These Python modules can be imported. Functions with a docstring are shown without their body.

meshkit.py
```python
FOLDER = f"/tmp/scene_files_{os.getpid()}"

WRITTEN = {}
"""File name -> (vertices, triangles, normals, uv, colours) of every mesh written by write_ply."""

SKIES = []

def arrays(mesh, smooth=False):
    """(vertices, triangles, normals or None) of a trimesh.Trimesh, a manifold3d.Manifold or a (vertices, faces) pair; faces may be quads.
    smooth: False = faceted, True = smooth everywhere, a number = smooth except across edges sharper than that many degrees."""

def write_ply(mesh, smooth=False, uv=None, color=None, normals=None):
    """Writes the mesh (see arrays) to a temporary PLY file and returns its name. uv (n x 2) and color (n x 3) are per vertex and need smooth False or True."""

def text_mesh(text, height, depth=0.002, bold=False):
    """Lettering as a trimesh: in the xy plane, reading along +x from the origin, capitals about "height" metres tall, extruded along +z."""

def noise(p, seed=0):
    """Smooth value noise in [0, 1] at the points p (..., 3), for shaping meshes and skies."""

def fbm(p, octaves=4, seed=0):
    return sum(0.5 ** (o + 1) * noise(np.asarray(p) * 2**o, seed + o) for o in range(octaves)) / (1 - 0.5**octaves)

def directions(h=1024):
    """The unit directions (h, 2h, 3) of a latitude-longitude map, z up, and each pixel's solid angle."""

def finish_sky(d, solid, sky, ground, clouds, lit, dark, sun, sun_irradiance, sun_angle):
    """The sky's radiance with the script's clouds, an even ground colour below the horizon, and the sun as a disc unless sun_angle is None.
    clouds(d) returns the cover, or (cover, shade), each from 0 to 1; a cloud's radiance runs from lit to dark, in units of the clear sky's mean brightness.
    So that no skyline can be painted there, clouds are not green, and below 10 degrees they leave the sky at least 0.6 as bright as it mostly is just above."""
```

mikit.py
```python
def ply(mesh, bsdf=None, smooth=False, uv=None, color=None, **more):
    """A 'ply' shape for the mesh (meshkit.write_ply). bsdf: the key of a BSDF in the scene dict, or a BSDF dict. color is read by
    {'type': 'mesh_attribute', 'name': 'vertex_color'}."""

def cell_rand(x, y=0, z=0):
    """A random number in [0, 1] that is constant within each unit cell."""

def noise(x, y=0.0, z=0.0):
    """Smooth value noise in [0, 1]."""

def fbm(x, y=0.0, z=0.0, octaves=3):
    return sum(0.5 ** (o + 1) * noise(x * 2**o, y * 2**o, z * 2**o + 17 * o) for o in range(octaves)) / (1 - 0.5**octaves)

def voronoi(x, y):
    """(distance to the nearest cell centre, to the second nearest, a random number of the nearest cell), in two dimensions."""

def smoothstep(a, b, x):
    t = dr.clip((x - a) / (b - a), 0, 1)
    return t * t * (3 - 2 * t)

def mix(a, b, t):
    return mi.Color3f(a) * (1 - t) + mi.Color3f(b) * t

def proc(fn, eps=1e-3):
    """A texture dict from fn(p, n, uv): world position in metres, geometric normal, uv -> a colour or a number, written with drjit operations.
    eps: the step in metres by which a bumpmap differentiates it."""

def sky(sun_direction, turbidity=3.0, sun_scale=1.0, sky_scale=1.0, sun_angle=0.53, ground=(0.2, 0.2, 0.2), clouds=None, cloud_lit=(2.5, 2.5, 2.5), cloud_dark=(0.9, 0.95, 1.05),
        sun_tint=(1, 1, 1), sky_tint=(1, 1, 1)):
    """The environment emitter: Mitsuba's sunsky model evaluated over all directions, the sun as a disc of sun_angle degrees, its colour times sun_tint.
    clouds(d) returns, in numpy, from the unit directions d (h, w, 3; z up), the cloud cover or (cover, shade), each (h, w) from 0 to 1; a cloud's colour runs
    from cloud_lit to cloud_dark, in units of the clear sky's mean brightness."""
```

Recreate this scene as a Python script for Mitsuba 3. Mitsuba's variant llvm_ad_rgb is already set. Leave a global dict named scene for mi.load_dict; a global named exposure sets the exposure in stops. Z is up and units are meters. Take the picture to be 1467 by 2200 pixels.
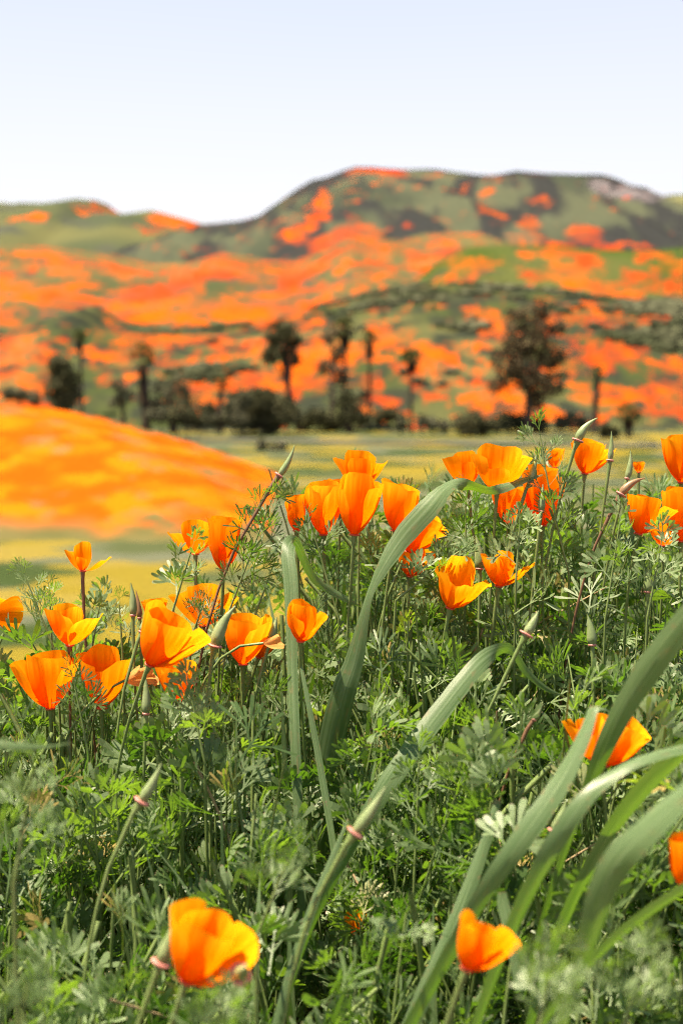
import math, random
import numpy as np, trimesh, drjit as dr, mitsuba as mi, mikit, meshkit
from mikit import noise, fbm, voronoi, smoothstep, mix, proc

T = mi.ScalarTransform4f
scene, labels = {}, {}

# ---------------------------------------------------------------- camera, sky, exposure
EYE = np.array([0.0, 0.0, 0.60])          # the lens, 0.6 m above the soil of the bank
PITCH = math.radians(6.0)                 # looking slightly down
FPX = 3055.0                              # focal length in photo pixels (photo 1467 x 2200)
FWD = np.array([0, math.cos(PITCH), -math.sin(PITCH)])
UP = np.array([0, math.sin(PITCH), math.cos(PITCH)])
RIGHT = np.array([1.0, 0, 0])
exposure = 2.55

scene['camera'] = {
    'type': 'thinlens', 'fov': math.degrees(2 * math.atan(733.5 / FPX)), 'fov_axis': 'x',
    'to_world': T().look_at(origin=EYE.tolist(), target=(EYE + FWD).tolist(), up=[0, 0, 1]),
    'aperture_radius': 0.0035, 'focus_distance': 1.17, 'near_clip': 0.02, 'far_clip': 20000.0,
}
SUN = np.array([-0.34, -0.04, 0.94])


def thin_haze(d):
    """A bright veil, thickest towards the horizon, as on a hazy spring noon."""
    el = np.degrees(np.arcsin(np.clip(d[..., 2], -1, 1)))
    return 0.02 + 0.90 * np.exp(-el / 24.0) + 0.05 * (meshkit.fbm(d * [3, 3, 9], 3, 5) - 0.5)


scene['sky'] = mikit.sky(SUN.tolist(), turbidity=3.0, sun_scale=1.95, sun_tint=(1.0, 0.99, 0.96), ground=(0.2, 0.17, 0.1),
                         clouds=thin_haze, cloud_lit=(2.06, 1.89, 1.79), cloud_dark=(1.2, 1.3, 1.4))


def at(px, py, d):
    """The point at photo pixel (px, py), d metres in front of the lens."""
    return EYE + d * (FWD + RIGHT * (px - 733.5) / FPX + UP * (1100 - py) / FPX)


# ---------------------------------------------------------------- materials
def rgb(*c):
    return {'type': 'rgb', 'value': list(c)}


def leafy(name, reflect, transmit, weight=0.5, rough=0.45, spec=0.5):
    """A thin leaf: its waxy surface reflects one colour, the light that comes through has another."""
    scene[name] = {
        'type': 'blendbsdf', 'weight': weight,
        'a': {'type': 'twosided', 'bsdf': {'type': 'principled', 'base_color': reflect, 'roughness': rough, 'specular': spec}},
        'b': {'type': 'principledthin', 'base_color': transmit, 'roughness': 0.6, 'diff_trans': 2.0, 'spec_trans': 0.0, 'eta': 1.3},
    }


# ---------------------------------------------------------------- the lie of the land
ZV = -5.4                                  # the valley floor


def sstep(a, b, x):
    t = np.clip((np.asarray(x, float) - a) / (b - a), 0, 1)
    return t * t * (3 - 2 * t)


def nz(x, y, s, octaves=3, seed=0):
    """fbm in [-1, 1] at horizontal scale s metres."""
    x, y = np.broadcast_arrays(np.asarray(x, float), np.asarray(y, float))
    return meshkit.fbm(np.stack([x / s, y / s, 0 * x + 0.37], -1), octaves, seed) * 2 - 1


def rise(x, y):
    """How much the bank climbs towards the right-hand back."""
    return sstep(-0.22, 0.06, x) * 0.165 * np.clip((np.asarray(y, float) - 0.78) / 0.57, 0, 1)


def crest_y(x):
    return 1.30 + 0.22 * sstep(-0.15, 0.2, x)


def bank_z(x, y):
    over = np.maximum(np.asarray(y, float) - crest_y(x), 0)
    z = 0.85 * rise(x, y) + 0.012 * nz(x, y, 0.12, 3, 4) * (over < 3)
    return np.maximum(z - 0.55 * over * over / (over + 0.25), ZV - 0.3)


def canopy_z(x, y):
    over = np.maximum(np.asarray(y, float) - crest_y(x), 0)
    return 0.305 + rise(x, y) + 0.035 * sstep(0.95, 1.15, y) * sstep(0.06, -0.22, x) - 0.50 * np.maximum(0.95 - np.asarray(y), 0) - 0.6 * over + 0.030 * nz(x, y, 0.07, 2, 9) + 0.045 * nz(x, y, 0.17, 2, 10)


def mound_z(x, y):
    h = np.interp(x, [-60, -30, -18.2, -14.5, -10.8, -7.0, -3.8, -2.2, 0], [4.4, 4.5, 4.0, 3.6, 2.75, 1.8, 0.72, 0.05, -1.6])
    h = h - 0.12
    t = np.clip((y - 47.0) / 29.0, -0.3, 1)
    up = 4.6 * t                                  # an even slope that stops at the crest, lower and lower to the right
    k = np.clip(0.5 + 0.5 * (h - up) / 0.5, 0, 1)
    z = ZV + h * (1 - k) + up * k - 0.5 * k * (1 - k) - 0.10 * np.maximum(up - h, 0) - 0.25 * np.maximum(y - 77.0, 0)
    return z + (0.16 * nz(x, y, 4.5, 3, 2) + 0.10 * nz(x, y, 1.1, 2, 6)) * np.clip(h, 0, 1) - 3.0 * (np.asarray(x) > -1.6)


# name: (foot distance, crest distance, crest line as photo pixels, gully depth, gully width)
HILLS = {
    'scrub_hill': (128, 185, [(-900, 760), (-300, 750), (0, 722), (100, 692), (210, 655), (260, 688), (350, 704), (450, 700), (560, 692), (640, 674), (700, 656), (800, 630), (900, 612), (1000, 610), (1150, 622), (1300, 640), (1467, 655), (1900, 640), (2500, 660)], 0.04, 14),
    'green_hill': (190, 250, [(600, 820), (760, 690), (850, 625), (900, 598), (940, 562), (1000, 533), (1100, 529), (1200, 532), (1300, 540), (1380, 540), (1467, 534), (1800, 540), (2500, 560)], 0.03, 22),
    'orange_hill': (185, 330, [(-1400, 520), (-500, 535), (0, 532), (150, 538), (250, 548), (350, 572), (430, 565), (500, 546), (570, 560), (650, 566), (700, 540), (750, 502), (800, 515), (850, 522), (900, 508), (1000, 506), (1100, 540), (1300, 580), (1600, 600), (2500, 600)], 0.03, 30),
    'far_left_hill': (420, 800, [(-1500, 470), (-600, 430), (-200, 455), (0, 450), (60, 441), (140, 446), (175, 440), (210, 433), (240, 444), (262, 462), (300, 464), (345, 459), (390, 472), (440, 486), (520, 520), (700, 560), (2500, 560)], 0.05, 60),
    'mountain': (360, 700, [(-300, 600), (300, 530), (400, 498), (450, 484), (520, 477), (560, 468), (600, 440), (640, 411), (670, 397), (700, 388), (740, 372), (765, 367), (800, 368), (850, 371), (950, 375), (1050, 384), (1100, 376), (1200, 381), (1285, 384), (1325, 394), (1350, 407), (1385, 428), (1430, 448), (1467, 462), (1600, 500), (2600, 520)], 0.12, 48),
    'far_right_hill': (520, 900, [(600, 560), (1200, 460), (1380, 430), (1440, 423), (1500, 424), (1700, 440), (2200, 420), (2900, 470)], 0.04, 70),
}


def hill_z(name, x, y):
    d0, D, line, deep, wide = HILLS[name]
    p = np.array([at(a, b, D) for a, b in line])
    c = np.interp(x, p[:, 0], p[:, 2])
    t = (np.asarray(y, float) - d0) / (D - d0)
    up = np.sin(np.clip(t, -0.5, 1) * np.pi / 2)
    z = ZV + (c - ZV) * up
    tt = np.clip(t, 0, 1)
    gully = np.abs(nz(np.asarray(x) + 0.35 * np.asarray(y), 0.22 * np.asarray(y), wide, 4, 11 + len(name)))
    rough = nz(x, y, wide * 0.3, 3, 5)
    z = z - deep * (c - ZV) * ((0.6 - gully) * 1.6 * 4 * tt * (1 - tt) ** 0.7 + 0.15 * rough * (t < 1.02))
    return z - 0.55 * np.maximum(y - D, 0)


def sheet(xs, ys, fn):
    X, Y = np.meshgrid(xs, ys)
    v = np.stack([X, Y, fn(X, Y)], -1).reshape(-1, 3)
    n, m = len(xs), len(ys)
    i = (np.arange(m - 1)[:, None] * n + np.arange(n - 1)[None]).ravel()
    return v, np.stack([i, i + 1, i + n + 1, i + n], 1)
# END TERRAIN FUNCTIONS


# ---------------------------------------------------------------- ground cover of the hills: stands of poppies (x, y, half-widths) on grass and scrub
STANDS = {
    'mountain': [(17.5, 680.0, 10.5, 26.0), (-8.1, 578.8, 3.0, 46.1), (-10.5, 530.0, 2.4, 9.3), (-12.9, 508.2, 4.3, 8.8), (2.6, 482.3, 11.8, 13.0), (-5.1, 471.5, 9.3, 9.1), (18.0, 480.4, 2.5, 5.8), (28.3, 470.7, 9.2, 7.2), (71.2, 544.0, 2.8, 11.2), (57.5, 547.0, 4.5, 10.7), (67.1, 500.1, 9.8, 11.5), (74.5, 484.8, 7.9, 5.1), (87.8, 512.8, 3.7, 15.2), (91.9, 485.5, 4.8, 8.9), (105.5, 490.4, 6.4, 9.9), (111.0, 486.8, 4.8, 8.2), (37.2, 509.8, 2.0, 2.6), (83.2, 520.4, 2.4, 5.2), (60.2, 601.6, 2.8, 5.4)],
    'orange_hill': [(-59.6, 273.7, 10.8, 18.6), (-51.0, 257.0, 14.3, 13.1), (-37.5, 267.1, 13.1, 23.9), (-46.1, 243.6, 12.8, 7.4), (-51.1, 341.1, 5.6, 18.0), (-27.3, 269.5, 7.9, 20.6), (-21.5, 284.4, 5.6, 34.9), (-12.0, 278.5, 7.3, 21.3), (-31.6, 241.3, 11.8, 9.6), (-14.2, 252.2, 13.2, 9.5), (-2.7, 251.6, 9.1, 11.6), (2.4, 278.7, 6.4, 38.1), (2.2, 253.7, 7.5, 9.9), (17.6, 277.4, 5.4, 16.9), (13.9, 257.8, 3.4, 8.4), (6.9, 246.0, 4.8, 7.6), (-50.8, 228.9, 6.0, 6.3), (-21.7, 236.2, 10.1, 6.3), (-76.1, 251.8, 16.5, 27.6), (-2.5, 233.2, 6.1, 5.5)],
    'green_hill': [(20.1, 228.9, 2.7, 5.8), (37.7, 227.7, 4.1, 10.8), (40.2, 219.3, 5.0, 2.9), (51.9, 234.0, 3.1, 8.8), (48.3, 223.7, 3.7, 5.2), (30.1, 235.2, 1.1, 3.3), (30.2, 224.0, 1.8, 1.6), (34.6, 234.5, 1.9, 3.3), (56.4, 227.8, 4.5, 7.1)],
    'scrub_hill': [(-32.2, 147.1, 2.9, 5.5), (-31.3, 138.4, 3.2, 3.8), (-29.6, 156.0, 1.5, 1.8), (-22.5, 149.5, 2.9, 5.1), (-24.6, 156.3, 3.1, 3.1), (-21.4, 163.5, 4.8, 4.8), (-16.6, 153.1, 2.5, 6.4), (-13.3, 155.6, 3.1, 9.8), (-9.3, 147.3, 2.9, 5.6), (-12.7, 142.5, 2.8, 4.2), (-9.6, 171.1, 2.8, 13.1), (-8.6, 152.7, 2.0, 4.1), (-4.9, 163.0, 2.1, 14.4), (-3.6, 149.4, 2.9, 6.8), (-4.2, 139.4, 2.7, 2.7), (-1.7, 155.3, 2.0, 4.2), (1.7, 147.1, 2.4, 4.2), (1.2, 139.5, 2.3, 3.7), (4.8, 153.8, 2.5, 3.7), (6.5, 147.1, 2.9, 1.8), (8.1, 141.7, 2.8, 3.0), (13.0, 144.1, 3.8, 3.2), (12.0, 138.3, 4.1, 2.7), (8.3, 137.3, 1.8, 2.7), (14.3, 134.1, 3.1, 2.0), (16.3, 153.8, 2.0, 3.9), (15.3, 159.1, 1.6, 2.9), (24.0, 155.5, 2.5, 4.2), (24.6, 146.2, 2.9, 4.3), (21.2, 139.7, 2.7, 2.9), (29.6, 158.3, 2.6, 5.0), (35.4, 158.7, 4.7, 7.0), (30.5, 147.2, 2.9, 5.1), (34.1, 146.3, 3.4, 6.0), (23.4, 136.5, 3.1, 2.7), (28.1, 135.5, 3.1, 2.8), (20.9, 131.2, 3.0, 1.4), (28.6, 131.3, 3.4, 1.9), (16.8, 133.0, 1.7, 1.7), (31.8, 138.1, 1.8, 3.7), (12.7, 131.1, 1.7, 1.1), (2.9, 133.5, 1.7, 1.5), (24.5, 132.2, 2.6, 2.0), (-13.4, 134.9, 1.1, 3.4), (16.9, 141.7, 1.4, 1.9), (28.3, 166.0, 2.2, 3.1), (24.2, 167.0, 1.6, 2.8), (-40.8, 146.6, 5.8, 17.5), (41.1, 145.6, 5.7, 12.9)],
    'far_left_hill': [(-126.4, 776.8, 5.6, 60.3), (-139.4, 642.6, 7.4, 15.5), (-85.2, 727.6, 8.3, 61.1), (-70.0, 715.5, 5.9, 45.5), (-67.7, 828.4, 5.4, 32.7)],
}
ORANGE, ORANGE_2 = (0.40, 0.070, 0.003), (0.27, 0.034, 0.007)


def hill_cover(stands, wide, grass, dry, scrub, scrub_scale, scrub_at, rock=None, edge=0.9, base=-1.0, streak=1.0, cap=0.30):
    def fn(p, n, uv):
        big = fbm(p.x / (wide * 6) + 3, p.y / (wide * 8), p.z / (wide * 4), 3)
        col = mix(grass, dry, smoothstep(0.38, 0.66, big))
        s = fbm(p.x / scrub_scale + 9, p.y / (scrub_scale * streak), p.z / (scrub_scale * streak), 4)
        col = mix(col, mi.Color3f(scrub), smoothstep(scrub_at, scrub_at + 0.16, s))
        if rock is not None:
            e = dr.maximum(0, 1 - dr.square((p.x - rock[0]) / rock[2]) - dr.square((p.z - rock[1]) / rock[3]))
            r = smoothstep(0.3, 0.55, e * 0.7 + 0.6 * fbm(p.x / 6, p.y / 9, p.z / 5, 3) - 0.05)
            stone = mix((0.025, 0.024, 0.026), (0.11, 0.10, 0.105), smoothstep(0.35, 0.65, fbm(p.x / 4, p.y / 5, p.z / 3, 3)))
            col = mix(col, stone, r * smoothstep(0, 0.05, e))
        g = mi.Float(base)
        for (cx, cy, rx, ry) in stands:
            g = dr.maximum(g, 0.5 * (1 - dr.square((p.x - cx) / (1.15 * rx)) - dr.square((p.y - cy) / (1.15 * ry))))
        g = dr.minimum(g, cap)
        f = fbm(p.x / (wide * 1.5) + 0.3 * p.z / wide, p.y / (wide * 2.2), p.z / (wide * 0.8), 2) * 2 - 1
        f2 = fbm(p.x / (wide * 0.55) + 11, p.y / (wide * 0.9), p.z / (wide * 0.4), 2) * 2 - 1
        f3 = fbm(p.x / (wide * 0.24) + 3, p.y / (wide * 0.45), p.z / (wide * 0.2), 2) * 2 - 1
        m = smoothstep(-0.22, 0.28, g + edge * (0.70 * f + 0.70 * f2 + 0.62 * f3))
        m = m * (0.40 + 0.60 * smoothstep(0.30, 0.62, fbm(p.x / (wide * 0.9) + 17, p.y / (wide * 1.5), p.z / (wide * 0.7), 3)))
        o = mix(ORANGE_2, ORANGE, smoothstep(0.32, 0.62, fbm(p.x / (wide * 1.4) + 31, p.y / (wide * 2), 0, 4)))
        return mix(col, o, m * 0.96)
    return {'type': 'twosided', 'bsdf': {'type': 'diffuse', 'reflectance': proc(fn)}}


scene['cover_mountain'] = hill_cover(STANDS['mountain'], 9, (0.037, 0.045, 0.031), (0.058, 0.066, 0.042), (0.024, 0.026, 0.026), 9, 0.42, streak=5, base=-0.52, rock=(124, 76, 20, 12))
scene['cover_orange'] = hill_cover(STANDS['orange_hill'], 5, (0.045, 0.055, 0.026), (0.085, 0.08, 0.034), (0.05, 0.05, 0.034), 7, 0.56, edge=1.1, base=-0.14, cap=0.16)
scene['cover_green'] = hill_cover(STANDS['green_hill'], 3.5, (0.034, 0.055, 0.012), (0.06, 0.07, 0.022), (0.04, 0.045, 0.024), 5, 0.58, edge=0.9, base=-0.52, cap=0.24)
scene['cover_scrub'] = hill_cover(STANDS['scrub_hill'], 2.2, (0.036, 0.048, 0.018), (0.075, 0.078, 0.032), (0.024, 0.029, 0.020), 2.6, 0.42, edge=1.35, base=-0.64, cap=0.14)
scene['cover_left'] = hill_cover(STANDS['far_left_hill'], 12, (0.046, 0.058, 0.032), (0.10, 0.10, 0.042), (0.05, 0.056, 0.042), 24, 0.52)
scene['cover_right'] = hill_cover([], 12, (0.06, 0.072, 0.04), (0.12, 0.12, 0.055), (0.055, 0.06, 0.046), 24, 0.52, edge=0.2, base=-0.9)


def valley_cover(p, n, uv):
    a = fbm(p.x / 8, p.y / 5, 0, 4)
    col = mix((0.030, 0.046, 0.016), (0.052, 0.064, 0.028), smoothstep(0.35, 0.62, a))
    bare = smoothstep(0.50, 0.60, fbm(p.x / 4.5 + 40, p.y / 2.4, 0, 3))
    col = mix(col, mi.Color3f(0.105, 0.11, 0.08), bare * 0.55)
    band = dr.exp(-dr.square((p.y - 86 - 0.6 * p.x) / 13)) + dr.exp(-dr.square((p.y - 37) / 14)) * 0.8
    y = smoothstep(0.47, 0.58, fbm(p.x / 3.4 + 7, p.y / 2.6, 0, 4) + 0.16 * band - 0.10)
    return mix(col, mi.Color3f(0.185, 0.138, 0.016), y * 0.70)


scene['cover_valley'] = {'type': 'twosided', 'bsdf': {'type': 'diffuse', 'reflectance': proc(valley_cover)}}


def mound_cover(p, n, uv):
    g = fbm(p.x / 1.5, p.y / 1.9, 0, 5)
    base = mix((0.06, 0.07, 0.025), (0.12, 0.10, 0.04), fbm(p.x, p.y, 0, 2))
    m = smoothstep(0.74, 0.54, g) * smoothstep(-1.4, -4.2, p.x + 2.2 * (fbm(p.x / 3, p.y / 4, 0, 3) - 0.5) - 0.03 * (p.y - 60)) * smoothstep(47.5, 50.5, p.y + 3 * (fbm(p.x / 2, 0, 0, 2) - 0.5))
    o = mix((0.37, 0.058, 0.003), (0.44, 0.110, 0.004), smoothstep(0.35, 0.65, fbm(p.x / 1.3 + 8, p.y / 1.7, 0, 5)))
    return mix(base, o, m)


scene['cover_mound'] = {'type': 'twosided', 'bsdf': {'type': 'diffuse', 'reflectance': proc(mound_cover)}}


def soil_cover(p, n, uv):
    a = fbm(p.x * 9, p.y * 9, p.z * 9, 4)
    col = mix((0.08, 0.052, 0.04), (0.19, 0.13, 0.105), smoothstep(0.3, 0.7, a))
    return mix(col, mi.Color3f(0.24, 0.19, 0.16), smoothstep(0.66, 0.74, fbm(p.x * 60, p.y * 60, 0, 2)))


scene['cover_soil'] = {'type': 'bumpmap', 'scale': 1.0, 'tex': proc(lambda p, n, uv: 0.004 * fbm(p.x * 80, p.y * 80, 0, 3)),
                       'bsdf': {'type': 'twosided', 'bsdf': {'type': 'diffuse', 'reflectance': proc(soil_cover)}}}
scene['cover_soil'] = {'type': 'twosided', 'bsdf': {'type': 'bumpmap', 'scale': 1.0, 'tex': scene.pop('cover_soil')['tex'], 'bsdf': {'type': 'diffuse', 'reflectance': proc(soil_cover)}}}
scene['cover_road'] = {'type': 'twosided', 'bsdf': {'type': 'diffuse', 'reflectance': proc(lambda p, n, uv: mix((0.07, 0.072, 0.06), (0.115, 0.112, 0.095), fbm(p.x / 2, p.y / 2, 0, 3)))}}


def setting(key, mesh, bsdf, label, category, **more):
    scene[key] = mikit.ply(mesh, bsdf, smooth=True, **more)
    labels[key] = {'label': label, 'category': category, 'kind': 'structure'}


# ---------------------------------------------------------------- land
setting('meadow', sheet(np.concatenate([-np.geomspace(3000, 60, 14), np.linspace(-55, 55, 60), np.geomspace(60, 3000, 14)]),
                        np.concatenate([np.linspace(9, 140, 80), np.geomspace(145, 5000, 16)]),
                        lambda x, y: ZV + 0.12 * nz(x, y, 6, 2) * (y < 400)), 'cover_valley',
        'flat valley floor of grey green grass and yellow goldfields behind the poppies', 'meadow')
bx = np.concatenate([-np.geomspace(40, 1.1, 20), np.linspace(-1, 1, 101), np.geomspace(1.1, 40, 20)])
by = np.concatenate([np.linspace(-30, 0.2, 16), np.linspace(0.25, 2.4, 110), np.linspace(2.6, 18, 40)])
setting('bank', sheet(bx, by, bank_z), 'cover_soil', 'pinkish brown soil of the bank under the near poppies', 'ground')
setting('poppy_mound', sheet(np.linspace(-60, 2, 140), np.linspace(44, 92, 90), mound_z), 'cover_mound',
        'low mound covered in solid orange poppies at the left of the valley', 'hill')
WHAT = {
    'scrub_hill': ('nearest hillside of dark scrub with orange poppy patches behind the palms', 'cover_scrub', 150, 70),
    'green_hill': ('smooth green knoll with a pale trail behind the scrubby hillside', 'cover_green', 110, 60),
    'orange_hill': ('long slope glowing orange with poppies below the left ridge', 'cover_orange', 160, 80),
    'far_left_hill': ('low green ridge with rounded summits on the left skyline', 'cover_left', 160, 60),
    'mountain': ('broad grey green mountain with a flat top and rocky right shoulder', 'cover_mountain', 260, 120),
    'far_right_hill': ('pale green ridge end peeping out right of the mountain', 'cover_right', 90, 40),
}
for name, (label, cover, nx, ny) in WHAT.items():
    d0, D = HILLS[name][:2]
    setting(name, sheet(np.linspace(-0.62 * D, 0.62 * D, nx * 2), np.concatenate([np.linspace(d0 - 0.06 * D, D, ny), np.linspace(1.01 * D, 1.35 * D, 12)]),
                        lambda x, y: hill_z(name, x, y)), cover, label, 'mountain' if name == 'mountain' else 'hill')


def ribbon_on(points, width, fn, lift):
    """A strip of ground along a line of (x, y), laid on the surface fn."""
    p = np.array(points, float)
    s = np.linspace(0, len(p) - 1, 60)
    q = np.stack([np.interp(s, np.arange(len(p)), p[:, k]) for k in (0, 1)], 1)
    t = np.gradient(q, axis=0)
    t /= np.linalg.norm(t, axis=1, keepdims=True)
    side = np.stack([t[:, 1], -t[:, 0]], 1)
    rows = [q + side * w * width for w in (-0.5, -0.17, 0.17, 0.5)]
    v = np.stack([np.column_stack([r, fn(r[:, 0], r[:, 1]) + lift]) for r in rows], 1).reshape(-1, 3)
    i = (np.arange(59)[:, None] * 4 + np.arange(3)[None]).ravel()
    return v, np.stack([i, i + 1, i + 5, i + 4], 1)


setting('dirt_road', ribbon_on([(60, 96), (30, 100), (12, 104), (-2, 108), (-14, 112), (-40, 120)], 2.6, lambda x, y: ZV + 0.12 * nz(x, y, 6, 2), 0.12),
        'cover_road', 'grey dirt road across the valley floor in front of the trees', 'road')


# ---------------------------------------------------------------- plant materials
def petal_color(p, n, uv):
    veins = noise(uv.x * 34, uv.y * 1.2, 3)
    col = mix((0.88, 0.15, 0.0006), (0.94, 0.262, 0.0008), smoothstep(0.0, 0.55, uv.y + 0.1 * (veins - 0.5)))
    col = mix(col, mi.Color3f(0.97, 0.40, 0.005), smoothstep(0.6, 1.0, uv.y + 0.22 * (veins - 0.5)))
    return col * (0.90 + 0.14 * veins)


scene['petal'] = {'type': 'principledthin', 'base_color': proc(petal_color), 'roughness': 0.38, 'diff_trans': 0.95, 'spec_trans': 0.0, 'eta': 1.42, 'sheen': 0.3}
for name, k in (('petal_deep', (0.98, 0.88, 0.8)), ('petal_pale', (1.02, 1.16, 1.6))):
    scene[name] = {**scene['petal'], 'base_color': proc(lambda p, n, uv, k=k: petal_color(p, n, uv) * mi.Color3f(*k))}
scene['wilted'] = {'type': 'principledthin', 'base_color': rgb(0.68, 0.33, 0.10), 'roughness': 0.5, 'diff_trans': 0.9, 'spec_trans': 0.0, 'eta': 1.4}
leafy('foliage', proc(lambda p, n, uv: mix(mix((0.066, 0.122, 0.036), (0.215, 0.29, 0.15), uv.y), mi.Color3f(0.22, 0.11, 0.10), smoothstep(0.93, 1.0, uv.x) * 0.7) * (1 - smoothstep(0.955, 0.965, uv.y)) + mi.Color3f(0.33, 0.25, 0.09) * smoothstep(0.955, 0.965, uv.y)),
      proc(lambda p, n, uv: mix((0.07, 0.19, 0.006), (0.23, 0.40, 0.014), uv.y)), 0.46, 0.46, 0.42)
def blade_top(p, n, uv):
    vein = noise(uv.x * 19, uv.y * 1.1, 1)
    col = mix((0.088, 0.155, 0.055), (0.185, 0.27, 0.135), 0.8 * vein + 0.35 * smoothstep(0.07, 0.0, dr.abs(uv.x - 0.5)))
    worn = smoothstep(0.70, 0.80, fbm(uv.x * 3, uv.y * 5, 7, 3))
    col = mix(col, mi.Color3f(0.21, 0.19, 0.09), worn * 0.7)
    return mix(col, mi.Color3f(0.26, 0.19, 0.10), smoothstep(7.75, 8.0, uv.y + 0.3 * (vein - 0.5)))


leafy('blade', proc(blade_top), proc(lambda p, n, uv: mix((0.07, 0.18, 0.004), (0.15, 0.28, 0.008), noise(uv.x * 19, uv.y * 1.1, 1))), 0.46, 0.40, 0.45)
for name, a, b in (('stalk', (0.085, 0.135, 0.028), (0.15, 0.20, 0.07)), ('red_stalk', (0.10, 0.05, 0.028), (0.15, 0.085, 0.045)), ('pod', (0.10, 0.15, 0.045), (0.22, 0.27, 0.13)),
                   ('pod_red', (0.20, 0.09, 0.04), (0.18, 0.14, 0.07)), ('rim_pink', (0.36, 0.12, 0.10), (0.42, 0.21, 0.17)), ('rim_red', (0.40, 0.045, 0.015), (0.46, 0.08, 0.03))):
    scene[name] = {'type': 'twosided', 'bsdf': {'type': 'principled', 'roughness': 0.45, 'specular': 0.45,
                                                'base_color': proc(lambda p, n, uv, a=a, b=b: mix(a, b, fbm(p.x * 300, p.y * 300, p.z * 120, 2)))}}
scene['stamen'] = {'type': 'twosided', 'bsdf': {'type': 'diffuse', 'reflectance': rgb(0.85, 0.33, 0.01)}}
STRAW = np.array([0, 0, 1.0])


# ---------------------------------------------------------------- mesh helpers
def unit(v):
    v = np.asarray(v, float)
    return v / max(np.linalg.norm(v), 1e-12)


def frame(axis, toward=(1, 0, 0)):
    z = unit(axis)
    x = np.asarray(toward, float) - np.dot(toward, z) * z
    if np.linalg.norm(x) < 1e-3:
        x = np.cross([0, 1, 0], z)
    x = unit(x)
    return np.stack([x, np.cross(z, x), z], 1)


def grid_faces(nv, nu, close=False):
    i, j = np.meshgrid(np.arange(nv - 1), np.arange(nu if close else nu - 1), indexing='ij')
    k = (j + 1) % nu
    return np.stack([i * nu + j, i * nu + k, (i + 1) * nu + k, (i + 1) * nu + j], -1).reshape(-1, 4)


def tri(q):
    return np.vstack([q[:, [0, 1, 2]], q[:, [0, 2, 3]]])


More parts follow.
